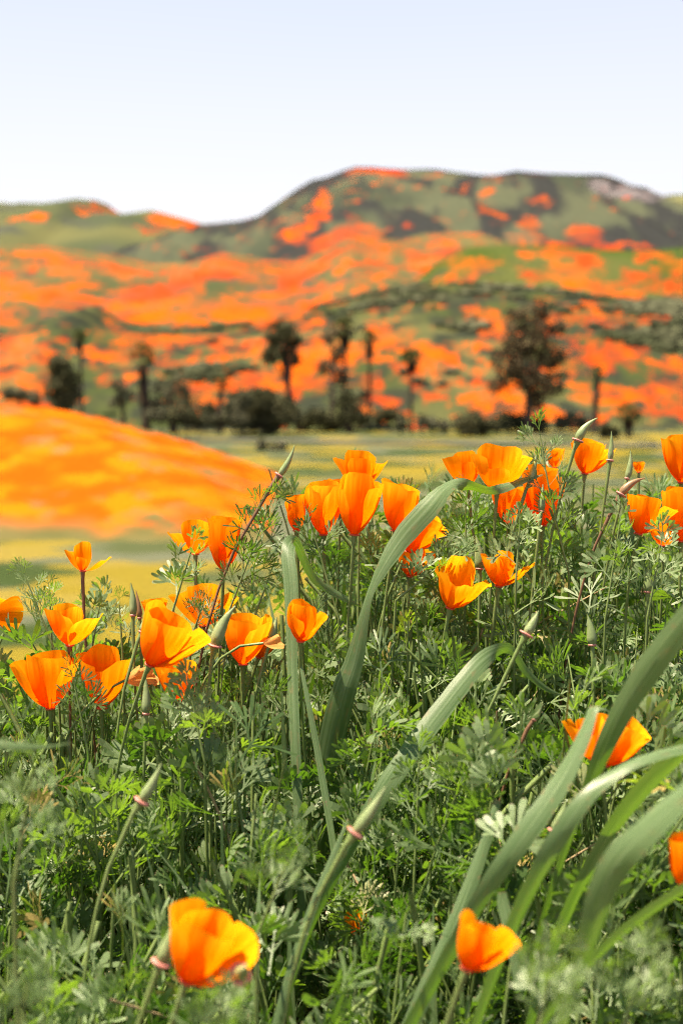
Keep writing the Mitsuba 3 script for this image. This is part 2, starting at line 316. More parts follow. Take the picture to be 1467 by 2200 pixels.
def bezier(p, n):
    t = np.linspace(0, 1, n)[:, None]
    p = [np.asarray(a, float) for a in p]
    if len(p) == 4:
        return (1 - t) ** 3 * p[0] + 3 * (1 - t) ** 2 * t * p[1] + 3 * (1 - t) * t * t * p[2] + t ** 3 * p[3]
    return (1 - t) ** 2 * p[0] + 2 * (1 - t) * t * p[1] + t * t * p[2]


def spline(pts, n):
    """Catmull-Rom through rows of any width."""
    p = np.asarray(pts, float)
    p = np.vstack([2 * p[0] - p[1], p, 2 * p[-1] - p[-2]])
    out = []
    for s in np.linspace(0, len(p) - 3 - 1e-6, n):
        i, t = int(s), s - int(s)
        a, b, c, d = p[i:i + 4]
        out.append(0.5 * (2 * b + (c - a) * t + (2 * a - 5 * b + 4 * c - d) * t * t + (3 * b - a - 3 * c + d) * t ** 3))
    return np.array(out)


def tube(path, radii, sides=6, cap=True):
    p = np.asarray(path, float)
    t = np.gradient(p, axis=0)
    t /= np.linalg.norm(t, axis=1, keepdims=True) + 1e-12
    a = np.cross(t, [0.31, -0.9, 0.3])
    a /= np.linalg.norm(a, axis=1, keepdims=True) + 1e-12
    b = np.cross(t, a)
    g = np.arange(sides) * 2 * np.pi / sides
    r = np.broadcast_to(radii, (len(p),))[:, None, None]
    v = p[:, None] + r * (np.cos(g)[None, :, None] * a[:, None] + np.sin(g)[None, :, None] * b[:, None])
    return v.reshape(-1, 3), tri(grid_faces(len(p), sides, True))


def lathe(profile, origin, axis, sides=14):
    """profile rows (radius, height) turned about the axis."""
    M = frame(axis)
    g = np.arange(sides) * 2 * np.pi / sides
    pr = np.asarray(profile, float)
    v = np.stack([pr[:, None, 0] * np.cos(g), pr[:, None, 0] * np.sin(g), np.repeat(pr[:, 1:2], sides, 1)], -1).reshape(-1, 3)
    return v @ M.T + origin, tri(grid_faces(len(pr), sides, True))


def join(parts):
    vs, fs, n = [], [], 0
    for v, f in parts:
        vs.append(v)
        fs.append(np.asarray(f) + n)
        n += len(v)
    return np.vstack(vs), np.vstack(fs)


used = {}


def key_of(name):
    used[name] = used.get(name, -1) + 1
    return name if used[name] == 0 else f'{name}_{used[name]:03d}'


def thing(name, label, category, group=None):
    k = key_of(name)
    labels[k] = {'label': label, 'category': category}
    if group:
        labels[k]['group'] = group
    return k


def part(parent, name, mesh, bsdf, smooth=True, **more):
    k = key_of(f'{parent}__{name}')
    scene[k] = mikit.ply(mesh, bsdf, smooth=smooth, **more)
    return k


def ground_at(x, y):
    return np.array([x, y, float(bank_z(x, y)) - 0.01])


CLEAR = []   # (centre, radius, reach): room that the leaves leave round flowers, pods and blades, on the side they lean out to


def stem_path(top, axis, foot_xy=None, rng=None, n=14, reach=0.09):
    top = np.asarray(top, float)
    if foot_xy is None:
        foot_xy = top[:2] - unit(axis)[:2] * 0.08 + (rng.uniform(-0.025, 0.025, 2) if rng is not None else 0)
    foot = ground_at(*foot_xy)
    return bezier([top, top - unit(axis) * reach, foot + [0, 0, max(0.4 * (top[2] - foot[2]), 0.02)], foot], n)


# ---------------------------------------------------------------- poppies
def petal_mesh(L, W, theta, phi, flare, rng, r0, ruffle=1.0, nu=11, nv=13):
    th, fl = math.radians(theta), math.radians(flare)
    s = np.linspace(0, 1, 80)
    alpha = th + math.radians(48) * ((1 - s) ** 2 - 0.33) + fl * (s ** 3 - 0.2)
    dr_, dz_ = np.sin(alpha), np.cos(alpha)
    R = L * np.concatenate([[0], np.cumsum((dr_[1:] + dr_[:-1]) / 2)]) / 79
    Z = L * np.concatenate([[0], np.cumsum((dz_[1:] + dz_[:-1]) / 2)]) / 79
    u, v = np.meshgrid(np.linspace(-1, 1, nu), np.linspace(0, 1, nv) ** 0.9)
    a, b, c = rng.uniform(0, 6.28, 3)
    notch = 0.02 * np.sin(7 * u + a) + 0.03 * np.sin(3.1 * u + b)
    e = 1 - 0.17 * np.abs(u) ** 2.6 + notch * ruffle
    q = np.clip(v * e, 0, 1.04)
    r, z, al = np.interp(q, s, R), np.interp(q, s, Z), np.interp(q, s, alpha)
    w = W / 2 * (0.10 + 0.90 * np.sin(np.clip(v / 0.92, 0, 1) * np.pi / 2) ** 0.95)
    rho = np.maximum(r, 0) * 0.9 + 0.16 * L + 0.45 * L * max(0, math.sin(th - 0.35))
    be = np.clip(u * w / rho, -1.5, 1.5)
    lat, inn = rho * np.sin(be), rho * (1 - np.cos(be))
    k = ruffle * L * (0.032 * np.sin(5 * u + c) * v ** 3 + 0.012 * np.sin(11 * u + b) * v ** 4 + 0.045 * np.sin(2.2 * u + 3 * v + a) * v ** 2)
    inn = inn + k
    pr, pz = r + r0 - np.cos(al) * inn, z + np.sin(al) * inn
    f = math.radians(phi)
    xyz = np.stack([pr * math.cos(f) - lat * math.sin(f), pr * math.sin(f) + lat * math.cos(f), pz], -1).reshape(-1, 3)
    return xyz, tri(grid_faces(nv, nu)), np.stack([(u + 1) / 2, v], -1).reshape(-1, 2)


def poppy(label, px, py, d, Lpx, axis, petals, seed, wide=1.12, red=False, ruffle=1.0, foot=None, group='poppies in bloom on the bank', clear=0.6, flare=6):
    """px, py: the foot of the cup in the photo; petals: (azimuth, opening, length factor) each; azimuth 0 right, 90 away, 180 left, 270 towards us."""
    rng = np.random.default_rng(seed)
    base, L = at(px, py, d), Lpx * d / FPX
    A = unit(np.asarray(axis, float))
    M = frame(A)
    k = thing('poppy', label, 'poppy', group)
    for i, p in enumerate(petals):
        az, op, lf = (*p, 1.0)[:3]
        v, f, uv = petal_mesh(L * lf * rng.uniform(0.96, 1.04), L * lf * wide * rng.uniform(1.02, 1.16), op, az + rng.uniform(-4, 4), (p[3] if len(p) > 3 else flare) + rng.uniform(-6, 8), rng,
                              0.0016 if i % 2 else 0.0022, ruffle)
        part(k, 'petal', (v @ M.T + base, f), ('petal', 'petal_deep', 'petal', 'petal_pale')[seed % 4], uv=uv)
    spikes = []
    for _ in range(9):
        t = unit(rng.normal(size=3) * [0.35, 0.35, 0] + [0, 0, 1])
        spikes.append(tube(np.array([[0, 0, 0], t * 0.13 * L, t * 0.27 * L]) @ M.T + base, [0.0004, 0.0005, 0.0003], 3))
    part(k, 'stamens', join(spikes), 'stamen', smooth=False)
    r = 0.0031 * (L / 0.04) ** 0.5
    part(k, 'rim', lathe([(0.2 * r, 0.0004), (r, 0.0006), (1.22 * r, 0.0001), (1.25 * r, -0.0005), (1.1 * r, -0.001), (0.75 * r, -0.0011)], base, A), 'rim_red')
    path = stem_path(base - A * 0.001, A, foot, rng)
    n = len(path)
    rad = np.full(n, 0.00115)
    rad[:3] = [0.8 * r, 0.0016, 0.0012]
    path[1] = path[0] - A * 0.007
    part(k, 'stem', tube(path, rad, 7), 'red_stalk' if red else 'stalk')
    CLEAR.append((base + A * 0.55 * L, clear * L, 0.15))
    return k


def pod(label, tip, rim, d, dt=0.0, width=0.0045, bend=0.15, red=False, rim_size=1.0, bare=False, foot=None, seed=0, dark=False, stem_red=False, reach=0.09):
    """A seed pod or bud: a slender pointed cone on a pink rim on a stalk. tip, rim: photo pixels."""
    rng = np.random.default_rng(900 + seed)
    b, t = at(*rim, d), at(*tip, d + dt)
    ax = t - b
    side = unit(np.cross(ax, [0, 1, 0])) * bend * np.linalg.norm(ax)
    path = bezier([b, b + ax * 0.5 - side * 1.0, t], 12)
    s = np.linspace(0, 1, 12)
    rad = 0.72 * width * np.interp(s, [0, 0.08, 0.2, 0.45, 0.7, 0.88, 1], [0.55, 0.85, 1, 0.82, 0.5, 0.22, 0.1])
    k = thing('poppy_bud' if bare else 'seed_pod', label, 'bud' if bare else 'seed pod', 'unopened poppy buds' if bare else 'pink rimmed seed pods')
    A = unit(path[1] - path[0])
    part(k, 'cap' if bare else 'pod', tube(path, rad, 9), 'pod_red' if red else 'pod')
    r = width * (0.5 if bare else 0.82) * rim_size
    part(k, 'rim', lathe([(0.3 * r, 0.0006), (0.8 * r, 0.0009), (1.05 * r, 0.0007), (1.18 * r, 0), (1.05 * r, -0.0008), (0.6 * r, -0.0012)], b, A), 'rim_pink')
    sp = stem_path(b - A * 0.0006, A, foot, rng, reach=reach)
    rad = np.full(len(sp), 0.0011)
    rad[:3] = [0.7 * r, 0.0016, 0.0012]
    sp[1] = sp[0] - A * 0.008
    part(k, 'stem', tube(sp, rad, 7), 'red_stalk' if stem_red else 'stalk')
    CLEAR.append(((b + t) / 2, np.linalg.norm(ax) * 0.5, 0.22))
    return k


def blade(label, pts, n=44, fold=0.19, group='broad grass blades among the poppies', clear=0.012):
    """pts: rows (px, py, depth, width in px, roll in degrees); roll 0 turns the flat side to the lens."""
    q = spline(pts, n)
    c = np.array([at(a, b, d) for a, b, d in q[:, :3]])
    wid = 0.77 * np.maximum(q[:, 3], 1.2) * q[:, 2] / FPX
    wid = wid * (0.94 + 0.12 * meshkit.noise(np.stack([np.arange(n) * 0.6, np.full(n, pts[0][0] * 0.7), 0 * wid], -1), 3))
    t = np.gradient(c, axis=0)
    t /= np.linalg.norm(t, axis=1, keepdims=True)
    view = c - EYE
    side = np.cross(t, view)
    side /= np.linalg.norm(side, axis=1, keepdims=True)
    nrm = np.cross(side, t)
    ro = np.radians(q[:, 4])[:, None]
    sd, nm = np.cos(ro) * side + np.sin(ro) * nrm, np.cos(ro) * nrm - np.sin(ro) * side
    w5 = np.array([-0.5, -0.25, 0, 0.25, 0.5])
    v = c[:, None] + wid[:, None, None] * (w5[None, :, None] * sd[:, None] + fold * (np.abs(w5) - 0.25)[None, :, None] * nm[:, None])
    uv = np.stack([np.broadcast_to(w5 + 0.5, (n, 5)), np.broadcast_to(np.linspace(0, 1, n)[:, None] * 8, (n, 5))], -1).reshape(-1, 2)
    k = key_of('grass_blade')
    scene[k] = mikit.ply((v.reshape(-1, 3), tri(grid_faces(n, 5))), 'blade', smooth=True, uv=uv)
    labels[k] = {'label': label, 'category': 'grass blade', 'group': group}
    for i in range(0, n, 4):
        CLEAR.append((c[i], wid[i] * 0.5 + clear, 0.10))
    return k


# ---------------------------------------------------------------- the poppies in bloom, roughly from left to right
CUP = [(45, 20), (135, 20), (225, 24), (315, 24)]
poppy('poppy cut by the left edge, only its right petals in view', -22, 1318, 1.22, 66, (0.25, 1, 0), [(10, 62), (100, 20), (190, 40), (280, 20)], 1)
poppy('small open poppy highest at the far left, alone on a brown stem against the meadow', 178, 1226, 1.20, 66, (0.02, 0.05, 1), [(-14, 62, 1.0), (85, 8, 1.0), (172, 36, 0.86), (250, 20, 0.5)], 2, wide=0.85, red=True)
poppy('heart shaped poppy on a reddish stem below the small open one', 150, 1386, 1.16, 96, (0.02, 0.02, 1), [(60, 14, 0.9), (150, 20), (215, 30, 0.95), (335, 46, 1.0)], 3, red=True)
poppy('wide fan shaped poppy low at the left, its rim flaring towards the left edge', 108, 1522, 1.15, 130, (-0.04, 0, 1), [(80, 18, 0.95), (178, 36, 1.0), (265, 14, 0.95), (8, 30, 0.92)], 4, wide=1.0)
poppy('broad upright cup right beside the wide fan shaped poppy', 219, 1521, 1.15, 138, (0.02, 0, 1), [(85, 8, 0.98), (185, 21, 0.96), (285, 12, 0.62), (350, 30, 0.98)], 5, wide=0.95)
poppy('large blurred poppy leaning right, nearest of the left cluster', 322, 1428, 1.04, 140, (0.42, -0.1, 0.86), [(0, 40, 1.0), (90, 20, 0.92), (180, 24, 0.98), (272, 18, 0.9)], 6, wide=1.1, ruffle=0.6)
poppy('deep orange poppy in the shade under the large leaning one', 382, 1508, 1.13, 92, (0.0, -0.05, 1), CUP, 7, wide=1.2)
poppy('loosely opened poppy with a pale curled left petal, top of the left cluster', 420, 1190, 1.26, 76, (0.0, 0.1, 1), [(20, 40, 0.85), (95, 16, 1.05), (165, 52, 0.95), (330, 30, 0.9)], 8, wide=1.05)
poppy('tall narrow cup behind the leafy sprig with the long pod', 480, 1224, 1.19, 116, (0.04, 0, 1), [(80, 6), (180, 15), (262, 5, 0.96), (0, 17)], 9, wide=0.95)
poppy('spread out poppy half hidden by leaves between tall cup and large leaning flower', 436, 1345, 1.24, 92, (0.0, 0.05, 1), [(10, 48), (95, 14), (170, 42), (275, 28, 0.7)], 10, red=True)
poppy('deep orange cup with a wavy shadow inside, left of the folded grass blade', 522, 1427, 1.15, 122, (0.02, -0.03, 1), [(70, 16, 0.95), (160, 22, 0.9), (240, 18, 0.95), (352, 30, 1.0)], 11, wide=1.12)
poppy('small poppy tip showing above the large leaning flower', 334, 1338, 1.22, 56, (-0.05, 0, 1), CUP, 12)
poppy('round poppy facing us in front of the folded grass blade', 646, 1376, 1.07, 92, (0.05, -0.30, 0.95), [(90, 12, 0.95), (180, 20, 0.95), (265, 4, 0.98), (-6, 40, 0.8)], 13, wide=1.1, ruffle=1.2)
poppy('small tight poppy, leftmost of the central cluster', 637, 1139, 1.20, 78, (-0.02, 0, 1), [(45, 8), (135, 9), (225, 11, 0.9), (315, 9)], 14, wide=0.85)
poppy('pale edged cup second from the left in the central cluster', 695, 1148, 1.20, 118, (0.0, 0, 1), [(60, 12), (170, 16), (255, 10), (340, 22, 0.95)], 15, wide=1.0)
poppy('tall tulip shaped poppy at the front of the central cluster', 761, 1148, 1.16, 134, (0.08, -0.02, 1), [(80, 8), (175, 22, 0.78), (268, 3, 1.0), (0, 22, 0.98)], 16, wide=0.9)
poppy('open poppy standing highest behind the tall tulip shaped one', 772, 1052, 1.27, 88, (0.02, 0.1, 1), [(15, 40, 0.95), (95, 14, 1.02), (165, 36, 0.95), (275, 16, 0.8)], 17, wide=1.0)
poppy('small poppy mostly hidden behind the second cup of the central cluster', 730, 1090, 1.30, 66, (0, 0, 1), CUP, 18)
poppy('wide cup with two broad petals behind the arching grass blade', 850, 1140, 1.19, 118, (0.16, 0, 1), [(95, 12, 0.9), (178, 20, 0.98), (275, 12, 0.8), (-8, 46, 1.0)], 19, wide=1.12)
poppy('shaded poppy leaning right below the arching grass blade', 876, 1186, 1.24, 98, (0.5, 0, 0.86), [(0, 28), (90, 10), (180, 30, 0.7), (275, 16)], 20, wide=1.1)
poppy('red orange poppy deep in the leaves under the arching blade', 880, 1238, 1.25, 72, (0.2, 0, 1), [(10, 34), (90, 10), (190, 30), (275, 14, 0.7)], 21)
poppy('left poppy of the pair above the twisted blade tip', 1004, 1044, 1.27, 84, (-0.12, 0.05, 1), [(30, 30, 0.8), (100, 10, 0.9), (185, 32, 0.98), (285, 18, 0.7)], 22, wide=1.1)
poppy('large wide open poppy with a white glint, above the twisted blade tip', 1067, 1057, 1.20, 108, (0.06, -0.02, 1), [(75, 20, 1.0), (165, 34, 0.92), (235, 30, 0.6), (-4, 42, 1.0)], 23, wide=1.2)
poppy('poppy in the shade below the wide open one', 1092, 1124, 1.26, 88, (0.04, 0, 1), CUP, 24, wide=1.15)
poppy('tall deep orange poppy behind slender buds right of the wide open one', 1165, 1128, 1.26, 132, (0.04, 0, 1), [(50, 10), (150, 14), (235, 18), (325, 14)], 25, wide=0.9)
poppy('wide poppy behind the curved pod at the top of the bank', 1256, 1017, 1.32, 82, (0.12, 0, 1), [(5, 44, 1.0), (95, 16), (185, 26, 0.9), (275, 22, 0.9)], 26, wide=1.2)
poppy('small poppy glimpsed left of the curved pod', 1192, 1004, 1.40, 44, (0, 0, 1), CUP, 27)
poppy('upright poppy cut by the right edge, highest of the two there', 1464, 1036, 1.26, 104, (-0.04, 0, 1), [(90, 12), (182, 22), (270, 10), (0, 20)], 28, wide=1.0)
poppy('yellowish cup leaning right beside the reddish curved pod', 1371, 1146, 1.15, 98, (0.22, -0.05, 0.97), [(85, 10, 0.9), (176, 26, 0.92), (265, 12, 0.9), (-4, 44, 1.0)], 29, wide=1.12, ruffle=0.7)
poppy('tall ribbed poppy cut by the right edge under the highest one', 1462, 1162, 1.18, 124, (0.0, 0, 1), [(85, 8), (180, 20), (268, 6), (0, 18)], 30, wide=0.95)
poppy('crumpled poppy with a frilled inner petal in the middle of the leaves', 967, 1306, 1.13, 116, (0.22, -0.06, 0.97), [(100, 6, 1.0), (180, 30, 0.9), (280, 26, 0.62), (-12, 44, 0.9)], 31, wide=1.1, ruffle=1.7)
poppy('small poppy with a pointed right petal just right of the crumpled one', 1071, 1259, 1.16, 88, (0.18, -0.02, 1), [(95, 4, 0.95), (185, 34, 0.86), (272, 14, 0.8), (-4, 46, 1.0)], 32, wide=1.0, ruffle=1.4)
poppy('tiny half open poppy among leaves at the upper right', 1372, 1014, 1.38, 24, (0, 0, 1), CUP, 33, wide=1.0)
poppy('poppy behind the cut grass blade at the lower right, its left part shaded', 1288, 1640, 0.94, 116, (-0.18, -0.02, 1), [(80, 12, 0.95), (184, 30, 0.98), (262, 20, 0.7), (20, 20, 0.95)], 34, wide=1.1)
poppy('poppy leaning right behind two crossing grass blades at the lower right', 1300, 1642, 0.92, 116, (0.55, -0.06, 0.85), [(0, 22, 0.98), (90, 10), (180, 34, 0.9), (268, 14, 0.95)], 35, wide=1.1, ruffle=0.7)
poppy('large blurred poppy nearest to us at the bottom left, leaning right', 402, 2108, 0.70, 186, (0.36, -0.12, 0.92), [(0, 42, 0.95), (90, 14, 0.86), (178, 26, 0.95), (268, 16, 0.88)], 36, wide=1.1, ruffle=0.8)
poppy('blurred poppy at the bottom right in front of dark grass blades', 1003, 2081, 0.69, 124, (0.34, -0.08, 0.93), [(0, 36, 0.98), (90, 12, 0.86), (178, 22, 0.98), (268, 12, 0.86)], 37, wide=1.08, ruffle=0.6)
poppy('blurred poppy cut by the right edge low in the picture', 1478, 1916, 0.76, 128, (-0.02, 0, 1), [(90, 10), (182, 14), (270, 8), (0, 16)], 38)
poppy('small poppy deep in the shaded leaves near the bottom centre', 762, 2006, 1.04, 50, (0, -0.1, 1), CUP, 39, clear=0.12)
poppy('small poppy under the yellowish cup near the right edge', 1425, 1172, 1.24, 52, (0, 0, 1), [(10, 40), (95, 20), (180, 36), (275, 30)], 40)
poppy('red orange poppy low behind the folded blade, right of the wavy shadowed cup', 556, 1412, 1.20, 62, (0.35, 0, 0.9), CUP, 41)


def loose_petals(label, rows, d, seed):
    rng = np.random.default_rng(seed)
    k = thing('wilted_poppy', label, 'poppy', 'withered poppies')
    for px, py, L, ax in rows:
        base, L = at(px, py, d), L * d / FPX
        v, f, uv = petal_mesh(L, L * 0.5, 8, rng.uniform(0, 360), 20, rng, 0.001, 1.5, 7, 9)
        part(k, 'petal', (v @ frame(ax).T + base, f), 'wilted', uv=uv)
    base, A = at(rows[0][0], rows[0][1], d), unit(rows[0][3])
    part(k, 'stem', tube(stem_path(base, A, None, rng), 0.0011, 6), 'stalk')


loose_petals('withered poppy with pale shrivelled petals beside the broad upright cup', [(268, 1462, 66, (0.9, -0.1, 0.32)), (272, 1466, 70, (0.96, 0, 0.1)), (276, 1462, 46, (0.7, -0.2, 0.6))], 1.13, 71)
loose_petals('withered poppy with shrivelled petals left of the folded grass blade', [(566, 1382, 46, (0.95, -0.1, -0.05)), (570, 1384, 40, (0.8, -0.1, 0.4)), (566, 1380, 34, (0.9, 0.1, 0.2))], 1.12, 72)

# ---------------------------------------------------------------- seed pods and buds
pod('long green pod on a pink rim, standing highest above the left leaves', (633, 956), (600, 1021), 1.17, width=0.0042, bend=0.10, rim_size=1.1, foot=(at(450, 1440, 1.17)[0] - 0.02, 1.17), seed=1, stem_red=True, reach=0.16)
pod('curved green pod on a pink rim, highest of all at the upper right', (1283, 898), (1241, 946), 1.20, width=0.0055, bend=-0.20, seed=2)
pod('slender upright pod on a pink rim before the wide poppy at upper right', (1313, 926), (1310, 989), 1.22, width=0.0036, bend=0.05, seed=3)
pod('reddish curved pod beside the yellowish cup at the right', (1385, 1027), (1334, 1062), 1.15, width=0.0050, bend=-0.22, red=True, seed=4, stem_red=True)
pod('pale pod with a rosy rim alone over the leaves right of centre', (1157, 1312), (1131, 1363), 1.02, width=0.0052, bend=0.04, seed=5, rim_size=1.15, foot=(at(1010, 1700, 1.02)[0], 1.0), reach=0.14)
pod('grey green pod pointing right beside the large leaning poppy', (506, 1302), (462, 1388), 1.06, width=0.0075, bend=-0.14, seed=6, rim_size=0.8)
pod('blurred pod with a pink rim at the lower left', (347, 1640), (304, 1722), 0.84, width=0.0050, bend=0.06, seed=7, rim_size=1.1)
pod('blurred pod with a pink rim at the bottom centre, before the long grass blade', (828, 1690), (763, 1790), 0.78, width=0.0052, bend=0.05, seed=8, rim_size=1.1)
pod('small blurred pod with a pink rim between grass blades at the lower right', (1216, 1718), (1190, 1788), 0.84, width=0.0046, bend=0.08, seed=9)
pod('blurred grey pod with a pink foot left of the nearest bottom poppy', (378, 1972), (346, 2070), 0.72, width=0.0058, bend=0.05, seed=10)
pod('pink rimmed pod seen end on below the nearest bottom poppy', (528, 2080), (516, 2095), 0.69, dt=-0.03, width=0.0050, bend=0.0, seed=11, rim_size=1.2)
pod('green bud standing alone left of the large leaning poppy', (281, 1252), (286, 1322), 1.17, width=0.0048, bend=0.05, bare=True, seed=12)
pod('dark bud right beside the lone green bud', (292, 1268), (300, 1328), 1.21, width=0.0036, bend=0.03, bare=True, seed=13, red=True)
pod('dark small bud touching the left side of the large leaning poppy', (316, 1318), (305, 1358), 1.10, width=0.0050, bend=0.08, bare=True, seed=14)
pod('slim bud against the wide open poppy with the glint', (1152, 974), (1137, 1034), 1.19, width=0.0042, bend=0.08, bare=True, seed=15)
pod('slim green bud in front of the tall deep orange poppy', (1166, 1040), (1162, 1098), 1.18, width=0.0044, bend=0.02, bare=True, seed=16)
pod('dark green bud right of the slender upright pod at the top right', (1354, 968), (1347, 1028), 1.24, width=0.0042, bend=0.10, bare=True, seed=17)
pod('pale bud between the crumpled poppy and its small neighbour', (1022, 1150), (1030, 1222), 1.18, width=0.0058, bend=0.06, bare=True, seed=18)
pod('green bud hanging among leaves below the yellowish cup', (1391, 1214), (1391, 1272), 1.14, width=0.0058, bend=0.04, bare=True, seed=19)
pod('green bud deep in the leaves right of the pale lone pod', (1262, 1322), (1272, 1386), 1.10, width=0.0056, bend=0.06, bare=True, seed=20)
pod('plain green bud in the leaves under the broad upright cup', (312, 1450), (314, 1534), 1.06, width=0.0052, bend=0.03, bare=True, seed=21)
pod('dark bud close to the left side of the folded blade', (594, 1326), (582, 1374), 1.14, width=0.0050, bend=0.05, bare=True, seed=22)
pod('tiny dark bud in the leaves above the cut grass blade', (1166, 1508), (1146, 1546), 1.00, width=0.0040, bend=0.05, bare=True, seed=23, stem_red=True)

# ---------------------------------------------------------------- broad grass blades
blade('grass blade folded over near its top, left of centre', [(650, 2080, 1.05, 20, 10), (645, 1850, 1.06, 28, 12), (634, 1600, 1.07, 30, 15), (628, 1440, 1.085, 32, 15), (625, 1270, 1.10, 40, 15), (618, 1190, 1.112, 40, 10), (626, 1163, 1.122, 36, 0), (640, 1172, 1.13, 30, 30),
       (654, 1205, 1.14, 30, 40), (676, 1244, 1.15, 26, 30), (712, 1270, 1.16, 22, 20), (748, 1290, 1.165, 15, 10), (775, 1304, 1.17, 3, 0)], n=70)
blade('big grass blade arching right with a thin twisted tip', [(655, 2150, 1.16, 40, 0), (672, 1900, 1.15, 62, 0), (702, 1650, 1.14, 70, 0), (735, 1498, 1.13, 68, 0), (761, 1420, 1.13, 54, 0), (781, 1330, 1.13, 30, 10), (797, 1270, 1.13, 24, 30), (828, 1210, 1.13, 44, 20), (868, 1150, 1.135, 58, 10), (920, 1092, 1.14, 62, 12),
       (950, 1056, 1.15, 46, 25), (976, 1040, 1.16, 36, 40), (1010, 1044, 1.165, 36, -40), (1050, 1054, 1.17, 26, -30), (1088, 1046, 1.18, 28, 25), (1124, 1032, 1.185, 20, 30), (1166, 1020, 1.19, 3, 20)], n=90)
blade('long grass blade rising right from the bottom centre with a bent over tip', [(596, 2230, 0.86, 40, -60), (640, 2060, 0.90, 46, -60), (705, 1910, 0.94, 46, -50), (780, 1770, 0.98, 50, -25), (870, 1630, 1.01, 58, 8), (960, 1510, 1.03, 58, 12), (1030, 1425, 1.045, 48, 10), (1078, 1394, 1.06, 34, -30),
       (1104, 1402, 1.07, 26, 35), (1128, 1440, 1.08, 24, 30), (1170, 1478, 1.09, 16, 20), (1215, 1498, 1.10, 3, 10)], n=70)
blade('wide pale grass blade with a cut off upper end at the lower right', [(850, 2260, 0.765, 52, -50), (950, 2080, 0.775, 56, -50), (1040, 1920, 0.785, 60, -35), (1130, 1790, 0.79, 66, 5), (1205, 1680, 0.795, 62, 28), (1250, 1590, 0.8, 48, 35), (1270, 1535, 0.805, 38, 40), (1276, 1518, 0.808, 34, 40)], n=44)
blade('dark broad blade reaching the right edge above the lower right poppy', [(1120, 2150, 0.845, 24, -50), (1190, 1900, 0.835, 28, -50), (1255, 1715, 0.825, 36, -35), (1320, 1560, 0.81, 60, 0), (1392, 1440, 0.795, 74, 5), (1500, 1300, 0.775, 72, 8)], n=44)
blade('grey green blade curving to the right edge just below the lower right poppy', [(1010, 2240, 0.725, 56, -65), (1090, 2020, 0.735, 72, -60), (1165, 1860, 0.74, 68, -45), (1250, 1725, 0.745, 50, 10), (1330, 1658, 0.75, 40, 40), (1410, 1624, 0.755, 36, 40), (1510, 1600, 0.765, 30, 40)], n=44)
blade('broad bright green blade crossing to the right edge at the lower right', [(1130, 2230, 0.825, 40, -55), (1200, 2010, 0.815, 50, -55), (1275, 1850, 0.805, 62, -55), (1370, 1710, 0.795, 70, -50), (1520, 1560, 0.785, 70, -45)], n=40)
blade('broad pale blurred blade ending at the right edge, lowest of the wide ones', [(1190, 2260, 0.665, 50, -50), (1250, 2060, 0.655, 66, -40), (1310, 1880, 0.645, 84, -5), (1400, 1775, 0.635, 86, 30), (1540, 1650, 0.625, 78, 40)], n=40)
blade('bright green blade rising to the right edge in the bottom right corner', [(1100, 2290, 0.705, 40, -60), (1240, 2100, 0.715, 46, -60), (1360, 1985, 0.725, 48, -55), (1530, 1870, 0.735, 42, -50)], n=36)
blade('short stubby blade end poking up behind the bottom right poppy', [(1120, 2130, 0.805, 34, 0), (1100, 2020, 0.81, 36, 0), (1082, 1950, 0.815, 34, 0), (1078, 1918, 0.817, 24, -10)], n=24)
blade('pale blurred blade lying across the left edge', [(-80, 1588, 0.725, 26, 10), (0, 1600, 0.725, 24, 10), (60, 1606, 0.725, 17, 0), (110, 1604, 0.725, 9, 0), (152, 1597, 0.725, 3, 0)], n=24)
blade('dark shaded blade rising from the bottom edge left of the bottom right poppy', [(850, 2270, 0.845, 44, -10), (920, 2120, 0.855, 50, -10), (980, 1980, 0.875, 46, -10), (1036, 1830, 0.895, 34, -5), (1070, 1720, 0.905, 20, 0)], n=30)
blade('narrow upright blade behind the folded one in the centre', [(742, 2160, 1.02, 14, 10), (726, 1900, 1.04, 18, 10), (690, 1660, 1.06, 20, 5), (660, 1500, 1.07, 14, 0), (640, 1400, 1.08, 5, 0)], n=30)
blade('narrow bright blade in the grass left of the bottom right poppy', [(580, 2260, 0.84, 26, -20), (625, 2090, 0.86, 30, -20), (672, 1950, 0.88, 26, -15), (720, 1830, 0.90, 16, -10), (748, 1760, 0.91, 4, 0)], n=30)
blade('thin blade tip arching beside the cut off blade', [(1276, 1526, 0.883, 20, 60), (1296, 1524, 0.89, 10, 50), (1318, 1536, 0.90, 8, 30), (1346, 1544, 0.91, 2, 20)], n=20)


# ---------------------------------------------------------------- the feathery leaves
def strip(p0, fwd, nrm, length, wid, bend, ts, ws):
    """A flat lobe: points, faces and how far along (0 to 1)."""
    side = np.cross(fwd, nrm)
    n = len(ts)
    c = p0 + np.outer(ts, fwd) * length + np.outer(np.square(ts), nrm) * bend * length
    v = np.stack([c - np.outer(ws, side) * wid / 2, c + np.outer(ws, side) * wid / 2], 1).reshape(-1, 3)
    i = np.arange(n - 1) * 2
    return v, np.vstack([np.stack([i, i + 1, i + 3], 1), np.stack([i, i + 3, i + 2], 1)]), np.repeat(ts, 2), c[-1]


LOBE = (np.array([0, 0.4, 0.75, 0.94, 1.0]), np.array([0.28, 0.72, 1.0, 0.8, 0.3]))
LOBE_LOW = (np.array([0, 0.6, 1.0]), np.array([0.35, 1.0, 0.45]))
AXIS = (np.array([0, 0.5, 1.0]), np.array([1.0, 0.8, 0.8]))


